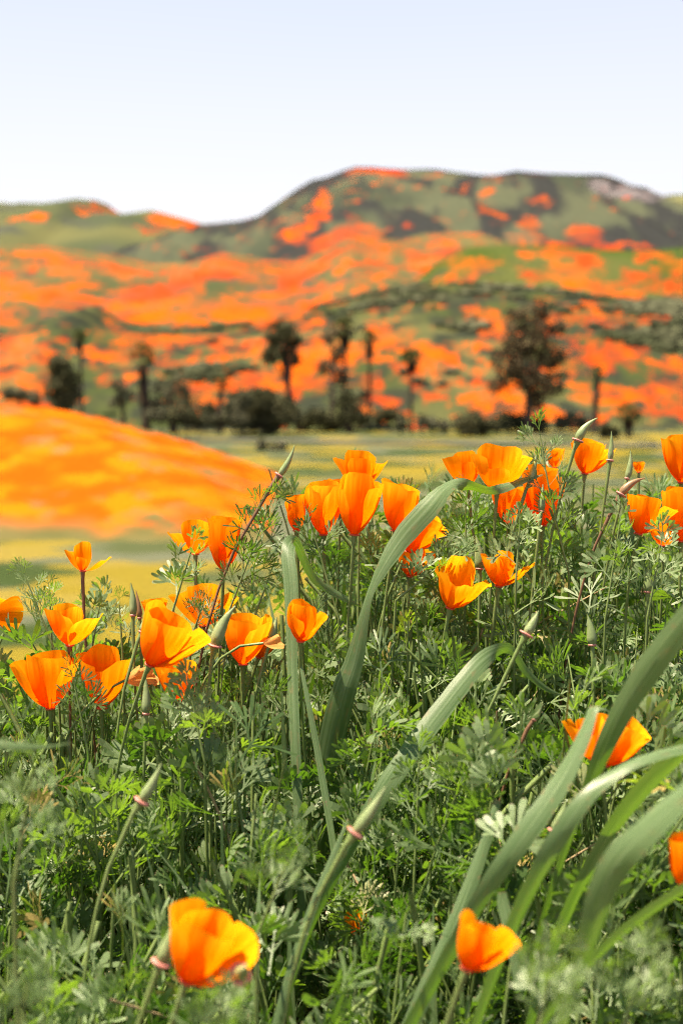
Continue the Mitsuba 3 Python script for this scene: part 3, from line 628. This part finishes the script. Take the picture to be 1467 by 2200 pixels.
def leaf_template(seed, wide=1.0, low=False, spread=1.0):
    """A leaf of unit length along +y, its face to +z: a stalk that forks in three, each fork in three, each with blunt narrow lobes."""
    r = np.random.default_rng(seed)
    V, F, U, n = [], [], [], 0

    def put(s, tip):
        nonlocal n
        v, f, u, end = s
        V.append(v); F.append(f + n); U.append(u * tip)
        n += len(v)
        return end

    def turn(f, nm, ang, tilt):
        f2 = math.cos(ang) * f + math.sin(ang) * np.cross(nm, f)
        f3 = unit(f2 + tilt * nm)
        return f3, unit(nm - np.dot(nm, f3) * f3)

    f, nm = np.array([0, 1.0, 0]), np.array([0, 0, 1.0])
    lobe = LOBE_LOW if low else LOBE
    end = put(strip(np.zeros(3), f, nm, 0.30, 0.030, -0.05, *AXIS), 0)
    w = 0.056 * wide
    for a in (-1, 0, 1):
        f1, n1 = turn(f, nm, a * math.radians(44 * spread + r.uniform(-9, 9)), r.uniform(-0.15, 0.3))
        e1 = put(strip(end, f1, n1, 0.17 if a else 0.24, 0.028, r.uniform(-0.1, 0.2), *AXIS), 0)
        for b in (-1, 0, 1):
            f2, n2 = turn(f1, n1, b * math.radians(31 * spread + r.uniform(-9, 9)), r.uniform(-0.2, 0.35))
            e2 = put(strip(e1, f2, n2, r.uniform(0.06, 0.12), 0.026 * wide + 0.006, 0, *AXIS), 0)
            for c in ((-0.7, 0.7) if r.random() < 0.7 else (-1, 0, 1)):
                f3, n3 = turn(f2, n2, c * math.radians(21 + r.uniform(-7, 7)), r.uniform(-0.25, 0.3))
                put(strip(e2, f3, n3, r.uniform(0.20, 0.36), w * r.uniform(0.8, 1.15), r.uniform(-0.2, 0.5), *lobe), 1)
    return np.vstack(V), np.vstack(F), np.concatenate(U)


LEAVES = [leaf_template(i, wide=(0.75, 1.0, 1.45, 0.85)[i % 4], spread=(1.0, 0.8, 1.1, 0.65)[i % 4]) for i in range(12)]
LOW = [leaf_template(40 + i, wide=1.1, low=True) for i in range(5)]


def leaf_matrix(f, up, size, pos):
    f = unit(f)
    n = np.asarray(up, float) - np.dot(up, f) * f
    n = unit(n) if np.linalg.norm(n) > 1e-3 else unit(np.cross(f, [1, 0, 0.1]))
    M = np.eye(4)
    M[:3, 0], M[:3, 1], M[:3, 2], M[:3, 3] = np.cross(f, n) * size, f * size, n * size, pos
    return M


class Leaves:
    """Many leaves gathered into one mesh."""

    def __init__(self):
        self.rows = {}

    def add(self, kind, M, tone):
        self.rows.setdefault(kind, []).append((M, tone))

    def mesh(self):
        vs, fs, us, n = [], [], [], 0
        for (low, i), rows in self.rows.items():
            v, f, u = (LOW if low else LEAVES)[i]
            Ms = np.array([m for m, _ in rows])
            tone = np.array([t for _, t in rows])
            vs.append((np.einsum('kij,nj->kni', Ms[:, :3, :3], v) + Ms[:, None, :3, 3]).reshape(-1, 3))
            fs.append((f[None] + (np.arange(len(rows)) * len(v))[:, None, None] + n).reshape(-1, 3))
            us.append(np.stack([np.tile(u, len(rows)), np.repeat(tone, len(v))], 1))
            n += len(rows) * len(v)
        return (np.vstack(vs), np.vstack(fs)), np.vstack(us)


# ---------------------------------------------------------------- single sprigs that stand out of the mass
def sprig(label, foot, tip, d, size, count, seed, dt=0.0, start=0.35, wide=None, tone=0.5, lean=0.0, stalk=True, up=(0, -0.35, 1)):
    """foot, tip: photo pixels of the visible stalk; size: leaf length in photo pixels."""
    r = np.random.default_rng(3000 + seed)
    a, b = at(*foot, d), at(*tip, d + dt)
    mid = (a + b) / 2 + np.array([lean, 0, 0])
    k = thing('poppy_sprig', label, 'leafy sprig', 'single poppy sprigs standing out of the leaves')
    path = bezier([a, mid, b], 12)
    if stalk:
        g = ground_at(a[0] - 0.25 * (b - a)[0], a[1] + 0.01)
        full = np.vstack([bezier([g, (g + a) / 2 + [0, 0, 0.03], a], 8)[:-1], path]) if a[2] - g[2] > 0.02 else path
        part(k, 'stem', tube(full, np.linspace(0.0014, 0.0006, len(full)), 6), 'stalk')
    L = size * d / FPX
    for i in range(count):
        s = start + (1 - start) * i / max(count - 1, 1)
        p = np.array([np.interp(s, np.linspace(0, 1, 12), path[:, c]) for c in range(3)])
        t = unit(b - a)
        an = i * 2.4 + seed
        out = unit(np.array([math.cos(an), 0.7 * math.sin(an), 0.0]))
        f = t * (0.75 + 0.5 * (s > 0.97) * 2) + out * r.uniform(0.5, 0.95) * (0.25 if s > 0.97 else 1)
        j = int(r.integers(12)) if wide is None else wide + 4 * int(r.integers(3))
        v, fc, u = LEAVES[j]
        M = leaf_matrix(f, np.asarray(up) + r.normal(size=3) * 0.35, L * r.uniform(0.8, 1.15) * (1.1 - 0.35 * s), p)
        part(k, 'leaf', (v @ M[:3, :3].T + M[:3, 3], fc), 'foliage', uv=np.stack([u, np.full(len(v), np.clip(tone + r.uniform(-0.3, 0.3), 0, 0.93))], 1))
    for q in path[::3]:
        CLEAR.append((q, 0.012, 0.12))


sprig('dark feathery sprig climbing along the stalk of the long green pod', (452, 1420), (575, 1095), 1.17, 110, 11, 1, start=0.4, wide=0, tone=0.2)
sprig('sprig with broad grey green lobes left of the tall narrow cup', (366, 1330), (412, 1180), 1.15, 92, 6, 2, start=0.3, wide=2, tone=0.6)
sprig('thin pale sprig rising left of the heart shaped poppy', (122, 1410), (58, 1248), 1.20, 78, 7, 3, start=0.45, wide=0, tone=0.8)
sprig('short leafy sprig left of the heart shaped poppy, behind the thin pale one', (112, 1400), (106, 1268), 1.22, 76, 6, 4, start=0.4, wide=0, tone=0.6)
sprig('dark tufted sprig behind the large leaning poppy', (408, 1380), (436, 1300), 1.19, 76, 6, 5, start=0.3, wide=0, tone=0.05)
sprig('tall sprig with blunt lobes at the top of the bank under the curved pod', (1222, 1230), (1162, 945), 1.19, 92, 11, 6, start=0.3, wide=3, tone=0.45, lean=-0.004)
sprig('dark upright sprig under the pale edged cup', (728, 1330), (672, 1140), 1.17, 104, 8, 7, start=0.3, wide=3, tone=0.1)
sprig('dark finely cut sprig below the wide open poppy', (1000, 1220), (1000, 1075), 1.20, 92, 7, 8, start=0.3, wide=0, tone=0.0)
sprig('bright fan shaped sprig under the wide open poppy', (1108, 1250), (1116, 1130), 1.14, 86, 6, 9, start=0.3, wide=2, tone=0.9)
sprig('sprig reaching right between the arching blade and the crumpled poppy', (850, 1290), (985, 1185), 1.14, 84, 8, 10, start=0.25, wide=2, tone=0.45)
sprig('thin loose sprig left of the top of the folded blade', (520, 1400), (592, 1200), 1.18, 74, 7, 11, start=0.35, wide=0, tone=0.6)
sprig('pale fan of leaves behind the right petal of the heart shaped poppy', (196, 1400), (214, 1300), 1.22, 96, 4, 12, start=0.4, wide=2, tone=1.0)
sprig('thin bright sprig between heart shaped poppy and lone green bud', (264, 1420), (256, 1300), 1.18, 62, 6, 13, start=0.3, wide=0, tone=0.9)
sprig('blurred sprig with pale spread leaves low in the picture, left of centre', (552, 2010), (618, 1850), 0.78, 130, 6, 14, start=0.35, wide=1, tone=0.6)
sprig('single broad grey leaf fan right of bottom centre', (968, 1905), (1010, 1830), 0.95, 112, 3, 15, start=0.6, wide=2, tone=0.3, up=(0, -1, 0.4))
sprig('leafy sprig right of bottom centre, beside the long grass blade', (890, 1880), (900, 1640), 0.98, 110, 8, 16, start=0.25, wide=1, tone=0.7)
sprig('blurred sprig in the bottom right corner', (1330, 2240), (1380, 2060), 0.66, 150, 7, 17, start=0.3, wide=1, tone=0.8)
sprig('very blurred pale sprig right of the bottom right poppy', (1150, 2250), (1180, 2090), 0.62, 150, 7, 18, start=0.2, wide=1, tone=0.9)
sprig('blurred sprig at the bottom below the nearest poppy', (440, 2310), (476, 2172), 0.64, 150, 7, 19, start=0.2, wide=1, tone=0.6)
sprig('blurred grey sprig over the left edge below the pale blade', (30, 1900), (70, 1660), 0.74, 140, 8, 20, start=0.2, wide=1, tone=0.6)
sprig('blurred leaf reaching right at the bottom centre', (740, 2030), (880, 2010), 0.78, 90, 4, 21, start=0.4, wide=1, tone=0.7, stalk=False)
sprig('blurred sprig in the bottom left corner', (30, 2290), (60, 2110), 0.64, 140, 6, 22, start=0.2, wide=1, tone=0.5)
sprig('sprig in front of the wide fan shaped poppy at the left', (190, 1620), (160, 1470), 1.08, 92, 6, 23, start=0.4, wide=0, tone=0.1)
sprig('grey leaf sprig in front of the deep orange shaded poppy', (440, 1640), (410, 1490), 1.02, 110, 6, 24, start=0.35, wide=2, tone=0.8)
sprig('sprig left of the ribbed poppy at the right edge', (1300, 1330), (1330, 1130), 1.14, 86, 7, 25, start=0.3, wide=2, tone=0.7)
sprig('spreading sprig below the yellowish cup at the right', (1390, 1330), (1420, 1170), 1.12, 90, 7, 26, start=0.3, wide=2, tone=0.95)

# ---------------------------------------------------------------- the mass of leaves, stalks and thin grass on the bank
rng = np.random.default_rng(12)
mass, stalks, thin = Leaves(), [], []
C0 = np.array([c for c, _, _ in CLEAR])
CR = np.array([r for _, r, _ in CLEAR])
CT = np.array([q for _, _, q in CLEAR])
C1 = C0 + (EYE - C0) / np.linalg.norm(EYE - C0, axis=1, keepdims=True) * CT[:, None]
CD = C1 - C0
CL = (CD * CD).sum(1)


def is_clear(p, slack=0.0):
    """True where a leaf at p does not crowd a flower, pod, blade or the open side in front of it."""
    t = np.clip(((p - C0) * CD).sum(1) / CL, 0, 1)
    return not (np.linalg.norm(C0 + t[:, None] * CD - p, axis=1) < CR * (1 - 0.45 * t) - slack).any()


X0, X1, Y0, Y1 = -0.62, 0.66, 0.52, 1.86
spots = []
for gy in np.arange(Y0, Y1, 0.045):
    for gx in np.arange(X0, X1, 0.045):
        x, y = gx + rng.uniform(-0.025, 0.025), gy + rng.uniform(-0.025, 0.025)
        half = 0.245 * y + 0.12
        if abs(x) > half or y > crest_y(x) + 0.22:
            continue
        spots.append((x, y))
for x, y in spots:
    if x < 0 and nz(x, y, 0.13, 2, 21) > 0.12 and y > 0.85:      # bare soil here and there, mostly at the left
        continue
    g = float(bank_z(x, y))
    top = float(canopy_z(x, y))
    for _ in range(int(rng.integers(2, 5))):
        h = (top - g) * rng.uniform(0.55, 1.08)
        if h < 0.05:
            continue
        an, le = rng.uniform(0, 6.28), rng.uniform(0.02, 0.45)
        tipv = np.array([x + math.cos(an) * le * h, y + math.sin(an) * le * h, g + h])
        path = bezier([[x, y, g - 0.01], [x + 0.2 * (tipv[0] - x), y + 0.2 * (tipv[1] - y), g + 0.55 * h], tipv], 8)
        cut = next((i for i in range(2, 8) if not is_clear(path[i])), 8)
        if cut > 3:
            stalks.append(tube(path[:cut], np.linspace(0.0015, 0.0007, 8)[:cut], 5))
        nl = int(rng.integers(6, 10))
        for i in range(nl):
            s = rng.uniform(0.25, 1.0) if i else 1.0
            k = s * 7
            p = path[int(k)] + (path[min(int(k) + 1, 7)] - path[int(k)]) * (k - int(k))
            a2, el = rng.uniform(0, 6.28), rng.uniform(0.15, 1.4) + 0.3 * (s > 0.9)
            f = np.array([math.cos(a2) * math.cos(el), math.sin(a2) * math.cos(el), math.sin(el)])
            size = rng.uniform(0.034, 0.064)
            if p[2] + f[2] * size > top + 0.035 or not is_clear(p + f * size * 0.35) or not is_clear(p + f * size * 0.85):
                continue
            low = s < 0.5
            up = np.array([0, 0, 0.8]) + rng.normal(size=3) * 0.7
            mass.add((low, int(rng.integers(5 if low else 12))), leaf_matrix(f, up, size, p), rng.uniform(0, 1))
# low rosettes that close the floor
for _ in range(2200):
    y = rng.uniform(Y0, Y1)
    x = rng.uniform(-1, 1) * (0.245 * y + 0.12)
    if y > crest_y(x) + 0.2 or (x < 0 and y > 0.85 and nz(x, y, 0.13, 2, 21) > 0.12):
        continue
    g = float(bank_z(x, y))
    p = np.array([x, y, g + rng.uniform(0.0, 0.10)])
    an, el = rng.uniform(0, 6.28), rng.uniform(0.1, 1.0)
    mass.add((True, int(rng.integers(5))), leaf_matrix([math.cos(an) * math.cos(el), math.sin(an) * math.cos(el), math.sin(el)], [0, 0, 1], rng.uniform(0.04, 0.07), p), rng.uniform(0, 0.7))
dry = []
for _ in range(90):
    y = rng.uniform(0.62, 1.45)
    x = rng.uniform(-1, 1) * (0.245 * y + 0.1)
    g, top = float(bank_z(x, y)), float(canopy_z(x, y))
    an, le = rng.uniform(0, 6.28), rng.uniform(0.1, 0.9)
    h = (top - g) * rng.uniform(0.4, 0.95)
    b = np.array([x + math.cos(an) * le * h, y + math.sin(an) * le * h, g + h])
    path = bezier([[x, y, g - 0.01], [x + 0.2 * (b[0] - x), y, g + 0.6 * h], b], 8)
    if all(is_clear(q) for q in path[2:]):
        dry.append(tube(path, rng.uniform(0.0006, 0.0013), 5))
scene['dry_stem'] = {'type': 'twosided', 'bsdf': {'type': 'diffuse', 'reflectance': rgb(0.34, 0.26, 0.15)}}
scene['dry_grass'] = mikit.ply(join(dry), 'dry_stem', smooth=True)
labels['dry_grass'] = {'label': 'dead straw coloured stems caught among the green leaves', 'category': 'grass', 'kind': 'stuff'}
# bare straight stalks and thin grass
for i in range(1300):
    y = rng.uniform(0.6, 1.6)
    x = rng.uniform(-1, 1) * (0.245 * y + 0.1)
    if y > crest_y(x) + 0.05:
        continue
    g, top = float(bank_z(x, y)), float(canopy_z(x, y))
    h = (top - g) * rng.uniform(0.7, 1.0)
    an, le = rng.uniform(0, 6.28), rng.uniform(0.0, 0.5)
    tipv = np.array([x + math.cos(an) * le * h, y + 0.5 * math.sin(an) * le * h, g + h])
    path = bezier([[x, y, g - 0.01], [x, y, g + 0.6 * h], tipv], 9)
    if not all(is_clear(q) for q in path[2:]):
        continue
    if i % 2:
        stalks.append(tube(path, rng.uniform(0.0010, 0.0021), 6))
    else:
        w = rng.uniform(0.0015, 0.0045)
        sd = np.array([math.cos(an + 1.2), math.sin(an + 1.2), 0])
        ww = np.array([0.6, 0.9, 1, 1, 0.95, 0.85, 0.65, 0.35, 0.03])[:, None] * w
        v = np.stack([path - sd * ww, path + [0, 0, 0] , path + sd * ww], 1)
        thin.append((v.reshape(-1, 3), tri(grid_faces(9, 3))))
m, uv = mass.mesh()
scene['poppy_foliage'] = mikit.ply(m, 'foliage', smooth=False, uv=uv)
labels['poppy_foliage'] = {'label': 'dense mass of feathery grey green poppy leaves covering the bank', 'category': 'foliage', 'kind': 'stuff'}
scene['poppy_foliage__stalks'] = mikit.ply(join(stalks), 'stalk', smooth=True)
labels['poppy_foliage__stalks'] = {'label': 'pale green upright stalks among the leaves', 'kind': 'stuff'}
tv, tf = join(thin)
scene['grass'] = mikit.ply((tv, tf), 'blade', smooth=True, uv=np.stack([np.tile([0, 0.5, 1], len(tv) // 3), np.repeat(np.arange(len(tv) // 3) % 9 / 4.0, 3)], 1))
labels['grass'] = {'label': 'thin upright grass growing through the poppy leaves', 'category': 'grass', 'kind': 'stuff'}
print('leaves', sum(len(r) for r in mass.rows.values()), 'triangles', len(m[1]), 'stalks', len(stalks))


# ---------------------------------------------------------------- far plants: trees, palms and bushes across the valley
def tone_bsdf(name, a, b, scale, trans=None):
    refl = proc(lambda p, n, uv: mix(a, b, smoothstep(0.3, 0.7, fbm(p.x / scale, p.y / scale, p.z / scale, 2))))
    if trans is None:
        scene[name] = {'type': 'twosided', 'bsdf': {'type': 'diffuse', 'reflectance': refl}}
    else:
        scene[name] = {'type': 'principledthin', 'base_color': refl, 'roughness': 0.6, 'diff_trans': trans, 'spec_trans': 0.0, 'eta': 1.3}


tone_bsdf('bark', (0.035, 0.027, 0.022), (0.08, 0.062, 0.05), 0.5)
tone_bsdf('leaf_brown', (0.07, 0.055, 0.032), (0.14, 0.11, 0.065), 1.2, 0.7)
tone_bsdf('leaf_dark', (0.05, 0.054, 0.028), (0.12, 0.12, 0.066), 1.0, 0.6)
tone_bsdf('leaf_grey', (0.07, 0.075, 0.045), (0.15, 0.15, 0.095), 1.2, 0.6)
tone_bsdf('leaf_palm', (0.06, 0.07, 0.025), (0.12, 0.13, 0.05), 0.8, 0.7)
tone_bsdf('dead_frond', (0.03, 0.022, 0.015), (0.07, 0.052, 0.035), 0.5)
tone_bsdf('scrub_leaf', (0.045, 0.052, 0.028), (0.085, 0.09, 0.055), 5)


def cards(r, n, centre, radius, size, squash=1.0):
    """n small bent leaf sprays through a ball, thickest near its skin."""
    q = r.normal(size=(n, 3))
    q /= np.linalg.norm(q, axis=1, keepdims=True)
    c = centre + q * radius * (r.uniform(0.25, 1.0, (n, 1)) ** 0.5) * [1, 1, squash] * (0.85 + 0.3 * meshkit.noise(q * 2.2 + centre, 3)[:, None])
    a = r.normal(size=(n, 3)); a /= np.linalg.norm(a, axis=1, keepdims=True)
    b = np.cross(a, r.normal(size=(n, 3))); b /= np.linalg.norm(b, axis=1, keepdims=True)
    s = size * r.uniform(0.6, 1.4, (n, 1))
    v = np.stack([c - a * s, c + b * s * 0.45, c + a * s, c - b * s * 0.45], 1).reshape(-1, 3)
    i = np.arange(n)[:, None] * 4
    return v, np.vstack([i + [0, 1, 2], i + [0, 2, 3]])


def tree(name, label, category, px, d, trunk_top, blobs, bsdf, seed, trunk_px=14, leaf=0.24, dens=420, group=None):
    """trunk_top: photo pixel where the trunk ends; blobs: (px, py, radius px) lobes of the crown."""
    r = np.random.default_rng(500 + seed)
    foot = at(px, 900, d)
    foot[2] = ZV - 0.1
    top = at(*trunk_top, d)
    m = d / FPX
    k = thing(name, label, category, group)
    path = bezier([foot, foot * 0.4 + top * 0.6 + [r.uniform(-0.3, 0.3), r.uniform(-0.3, 0.3), 0.0], top], 10)
    wood = [tube(path, np.linspace(trunk_px * m / 2, trunk_px * m / 4.5, 10) * (1 + 0.25 * (np.linspace(1, 0, 10) ** 6)), 9)]
    crown = []
    for (bx_, by_, br) in blobs:
        c = at(bx_, by_, d + r.uniform(-0.6, 0.6) * br * m)
        wood.append(tube(bezier([path[6], (path[9] + c) / 2 + [0, 0, 0.1], c], 7), np.linspace(trunk_px * m / 5, 0.02, 7), 6))
        n = int(0.62 * dens * (br / 30) ** 2)
        for _ in range(5):
            o = r.normal(size=3); o /= np.linalg.norm(o)
            crown.append(cards(r, max(n // 8, 20), c + o * br * m * 0.55, br * m * 0.5, leaf))
        crown.append(cards(r, n // 3 + 20, c, br * m * 0.95, leaf))
    part(k, 'trunk', join(wood), 'bark')
    part(k, 'crown', join(crown), bsdf, smooth=False)
    return k


def palm(label, px, d, py, trunk_px, crown_px, seed, skirt=0.0, fronds=34):
    """A fan palm whose crown centre stands at photo pixel (px, py)."""
    r = np.random.default_rng(700 + seed)
    top = at(px, py, d)
    foot = np.array([top[0] + r.uniform(-0.2, 0.2), top[1], ZV - 0.1])
    m = d / FPX
    k = thing('palm_tree', label, 'palm tree', 'palms across the valley')
    path = bezier([foot, (foot + top) / 2 + [r.uniform(-0.2, 0.2), 0, 0], top], 10)
    part(k, 'trunk', tube(path, np.linspace(trunk_px * m / 2, trunk_px * m / 2.6, 10), 9), 'bark')
    fr = []
    R = crown_px * m
    for i in range(fronds):
        an, el = r.uniform(0, 6.28), math.radians(r.uniform(-35, 80))
        f = np.array([math.cos(an) * math.cos(el), math.sin(an) * math.cos(el), math.sin(el)])
        hub = top + f * R * 0.5
        fr.append(tube([top, top + f * R * 0.25, hub], 0.03, 3))
        sd = unit(np.cross(f, [0, 0, 1.0]))
        for a in np.linspace(-1.15, 1.15, 9):
            g = math.cos(a) * f + math.sin(a) * sd
            e = hub + g * R * 0.5 * r.uniform(0.8, 1.1) - [0, 0, 0.22 * R * r.uniform(0.4, 1.2)]
            w = np.cross(g, np.cross(f, sd)) * 0.05 * R + 1e-6
            fr.append((np.array([hub, (hub + e) / 2 + w + [0, 0, 0.04 * R], e, (hub + e) / 2 - w + [0, 0, 0.04 * R]]), np.array([[0, 1, 2], [0, 2, 3]])))
    part(k, 'crown', join(fr), 'leaf_palm', smooth=False)
    if skirt:
        dead = []
        for i in range(110):
            an, s = r.uniform(0, 6.28), r.uniform(0, 1)
            p = top - [0, 0, skirt * m * s * 0.85]
            out = np.array([math.cos(an), math.sin(an), 0])
            e = p + out * R * 0.36 * r.uniform(0.6, 1.2) - [0, 0, R * 0.6 * r.uniform(0.7, 1.3)]
            w = np.cross(out, [0, 0, 1.0]) * 0.12 * R
            dead.append((np.array([p, (p + e) / 2 + w + out * 0.08 * R, e, (p + e) / 2 - w + out * 0.08 * R]), np.array([[0, 1, 2], [0, 2, 3]])))
        part(k, 'dead_fronds', join(dead), 'dead_frond', smooth=False)
    return k


FAR = 'trees across the valley'
tree('tree', 'large loose brown tree right of centre, widest crown of the far trees', 'tree', 1134, 121, (1130, 800),
     [(1105, 690, 34), (1150, 670, 30), (1140, 730, 44), (1085, 780, 38), (1180, 760, 40), (1130, 800, 44), (1075, 830, 26), (1175, 830, 36), (1195, 700, 22), (1105, 745, 34), (1150, 860, 24)], 'leaf_brown', 1, 20, 0.26, 330, FAR)
tree('tree', 'dark top heavy tree left of centre on a slanting trunk', 'tree', 648, 124, (612, 800),
     [(590, 715, 28), (618, 712, 26), (605, 745, 32), (580, 765, 24), (628, 770, 20), (640, 730, 15), (610, 695, 16)], 'leaf_dark', 2, 20, 0.24, 620, FAR)
tree('tree', 'thin straggly brown tree just left of the twin palms', 'tree', 716, 126, (712, 770),
     [(712, 720, 22), (724, 760, 22), (700, 790, 20), (730, 810, 20)], 'leaf_brown', 3, 12, 0.22, 260, FAR)
tree('tree', 'greyish low tree right of the dark palm trunk at the left', 'tree', 372, 124, (370, 850),
     [(350, 835, 24), (385, 825, 28), (405, 860, 26), (365, 870, 26), (335, 870, 18)], 'leaf_grey', 4, 16, 0.22, 420, FAR)
tree('tree', 'small grey green tree left of the dark palm trunk at the left', 'tree', 262, 126, (262, 850),
     [(255, 825, 20), (270, 850, 24), (250, 865, 18)], 'leaf_grey', 5, 12, 0.22, 380, FAR)
tree('tree', 'dark low tree under the twin palms', 'tree', 752, 122, (752, 880),
     [(740, 865, 22), (768, 870, 24), (752, 895, 28), (782, 900, 18), (730, 900, 16)], 'leaf_dark', 6, 18, 0.20, 520, FAR)
palm('palm with a thick dark trunk standing left of the greyish low tree', 306, 122, 762, 20, 34, 1, skirt=110)
palm('short palm with a bare trunk between greyish tree and big round bush', 476, 121, 822, 12, 22, 2)
palm('left one of the twin tall palms near the middle', 740, 127, 702, 9, 32, 3, skirt=40)
palm('right one of the twin tall palms near the middle', 793, 127, 726, 9, 24, 4, skirt=36)
palm('slender lone palm on a thin trunk between twin palms and large brown tree', 885, 123, 768, 8, 30, 5, skirt=16)
palm('palm with a thick dark trunk right of the large brown tree', 1283, 121, 800, 15, 20, 6, skirt=60)
palm('short spreading palm with a dark stubby trunk, far right', 1350, 116, 888, 16, 34, 7, skirt=18)
palm('small distant palm whose dark crown tops the far left round bush', 171, 131, 722, 8, 20, 8, skirt=22)


def bush(label, lobes, d, bsdf, seed, leaf=0.2, dens=520):
    r = np.random.default_rng(800 + seed)
    k = thing('bush', label, 'bush', 'bushes in front of the far trees')
    m = d / FPX
    parts, stems = [], []
    for (bx_, by_, br) in lobes:
        c = at(bx_, by_, d + r.uniform(-0.4, 0.4) * br * m)
        n = int(dens * (br / 30) ** 2) + 40
        parts.append(cards(r, n, c, br * m, leaf))
        for _ in range(4):
            o = r.normal(size=3); o /= np.linalg.norm(o)
            parts.append(cards(r, n // 6, c + o * br * m * 0.6, br * m * 0.45, leaf))
        stems.append(tube(bezier([[c[0], c[1], ZV - 0.1], [c[0], c[1], ZV + 0.4], c], 5), [0.09, 0.08, 0.06, 0.05, 0.03], 6))
    part(k, 'branches', join(stems), 'bark')
    part(k, 'leaves', join(parts), bsdf, smooth=False)


bush('tall dark egg shaped bush at the far left behind the orange mound', [(128, 785, 26), (140, 815, 32), (118, 835, 26), (145, 850, 28), (130, 865, 24)], 119, 'leaf_dark', 1)
bush('big rounded bush left of centre at the edge of the meadow, its right half dark', [(520, 870, 34), (560, 860, 32), (590, 875, 38), (615, 890, 32), (540, 900, 30), (500, 895, 22), (580, 910, 26)], 118, 'leaf_dark', 2)
bush('lighter grey bush leaning on the left side of the big rounded bush', [(500, 880, 22), (525, 860, 20), (515, 905, 20)], 116, 'leaf_grey', 3)
bush('dark bush in the grass left of the large brown tree', [(990, 912, 20), (1015, 905, 24), (1040, 915, 22), (1005, 930, 18)], 117, 'leaf_dark', 4)
bush('low black looking shrub in the grass at the far right', [(1382, 962, 11), (1400, 960, 12), (1415, 964, 9)], 103, 'leaf_dark', 5, 0.14)
bush('long low brush under the greyish low tree', [(345, 893, 16), (372, 896, 18), (440, 900, 16), (462, 905, 14), (325, 890, 14)], 119, 'leaf_grey', 9)
bush('brown green brush filling the gap behind the short bare palm', [(395, 880, 22), (425, 890, 24), (450, 880, 20), (470, 900, 18)], 127, 'leaf_dark', 11)
bush('dark brush between the big rounded bush and the twin palms', [(655, 905, 20), (680, 895, 22), (700, 905, 22), (720, 910, 18)], 124, 'leaf_dark', 12)
bush('dark green brush left of the far left round bush', [(20, 845, 16), (45, 850, 18), (75, 855, 16)], 126, 'leaf_grey', 13)
bush('dark brush at the foot of the large loose brown tree', [(1068, 912, 18), (1092, 905, 22), (1120, 910, 22), (1160, 915, 20)], 122, 'leaf_dark', 14)
bush('grey brush between the large brown tree and the thick trunked palm', [(1205, 908, 16), (1228, 902, 18), (1252, 908, 16)], 123, 'leaf_grey', 15)
bush('dark green brush between the twin palms and the lone slender palm', [(815, 895, 16), (838, 890, 19), (858, 898, 15)], 123, 'leaf_dark', 16)
bush('low green brush right of the lone slender palm', [(905, 905, 14), (930, 910, 15), (955, 915, 14), (862, 910, 12)], 121, 'leaf_grey', 10)
bush('dark shrub at the foot of the thick trunked palm at the right', [(1300, 925, 16), (1318, 930, 14)], 114, 'leaf_dark', 6)
bush('grey shrub at the foot of the orange mound tip', [(560, 955, 14), (585, 965, 12), (605, 958, 12)], 98, 'leaf_grey', 7, 0.14)
bush('low dark bush behind the middle of the orange mound', [(380, 890, 20), (405, 895, 18), (425, 905, 14)], 112, 'leaf_dark', 8)

# ---------------------------------------------------------------- scrub, too much to count
rng = np.random.default_rng(77)
ico = trimesh.creation.icosphere(subdivisions=1)
IV, IF = np.array(ico.vertices), np.array(ico.faces)


def blobs(pts, sizes):
    n = len(pts)
    w = 1 + 0.35 * rng.normal(size=(n, len(IV), 1)).clip(-1.5, 1.5)
    v = pts[:, None] + IV[None] * w * sizes[:, None, None] * np.array([1.2, 1.2, 0.55])
    return v.reshape(-1, 3), (IF[None] + (np.arange(n) * len(IV))[:, None, None]).reshape(-1, 3)


y = 128 + 57 * rng.uniform(0, 1, 16000)
x = rng.uniform(-0.30, 0.30, 16000) * y
keep = nz(x, y, 7, 3, 31) + 0.30 * sstep(-25, 5, x) * sstep(140, 175, y) + 0.25 * nz(x, y, 1.6, 2, 33) > 0.36
x, y = x[keep], y[keep]
z = hill_z('scrub_hill', x, y)
scene['scrub'] = mikit.ply(blobs(np.column_stack([x, y, z + 0.15]), rng.uniform(0.15, 0.6, len(x)) ** 1.0), 'scrub_leaf', smooth=True)
labels['scrub'] = {'label': 'dark grey green scrub dotted over the nearest hillside', 'category': 'scrub', 'kind': 'stuff'}
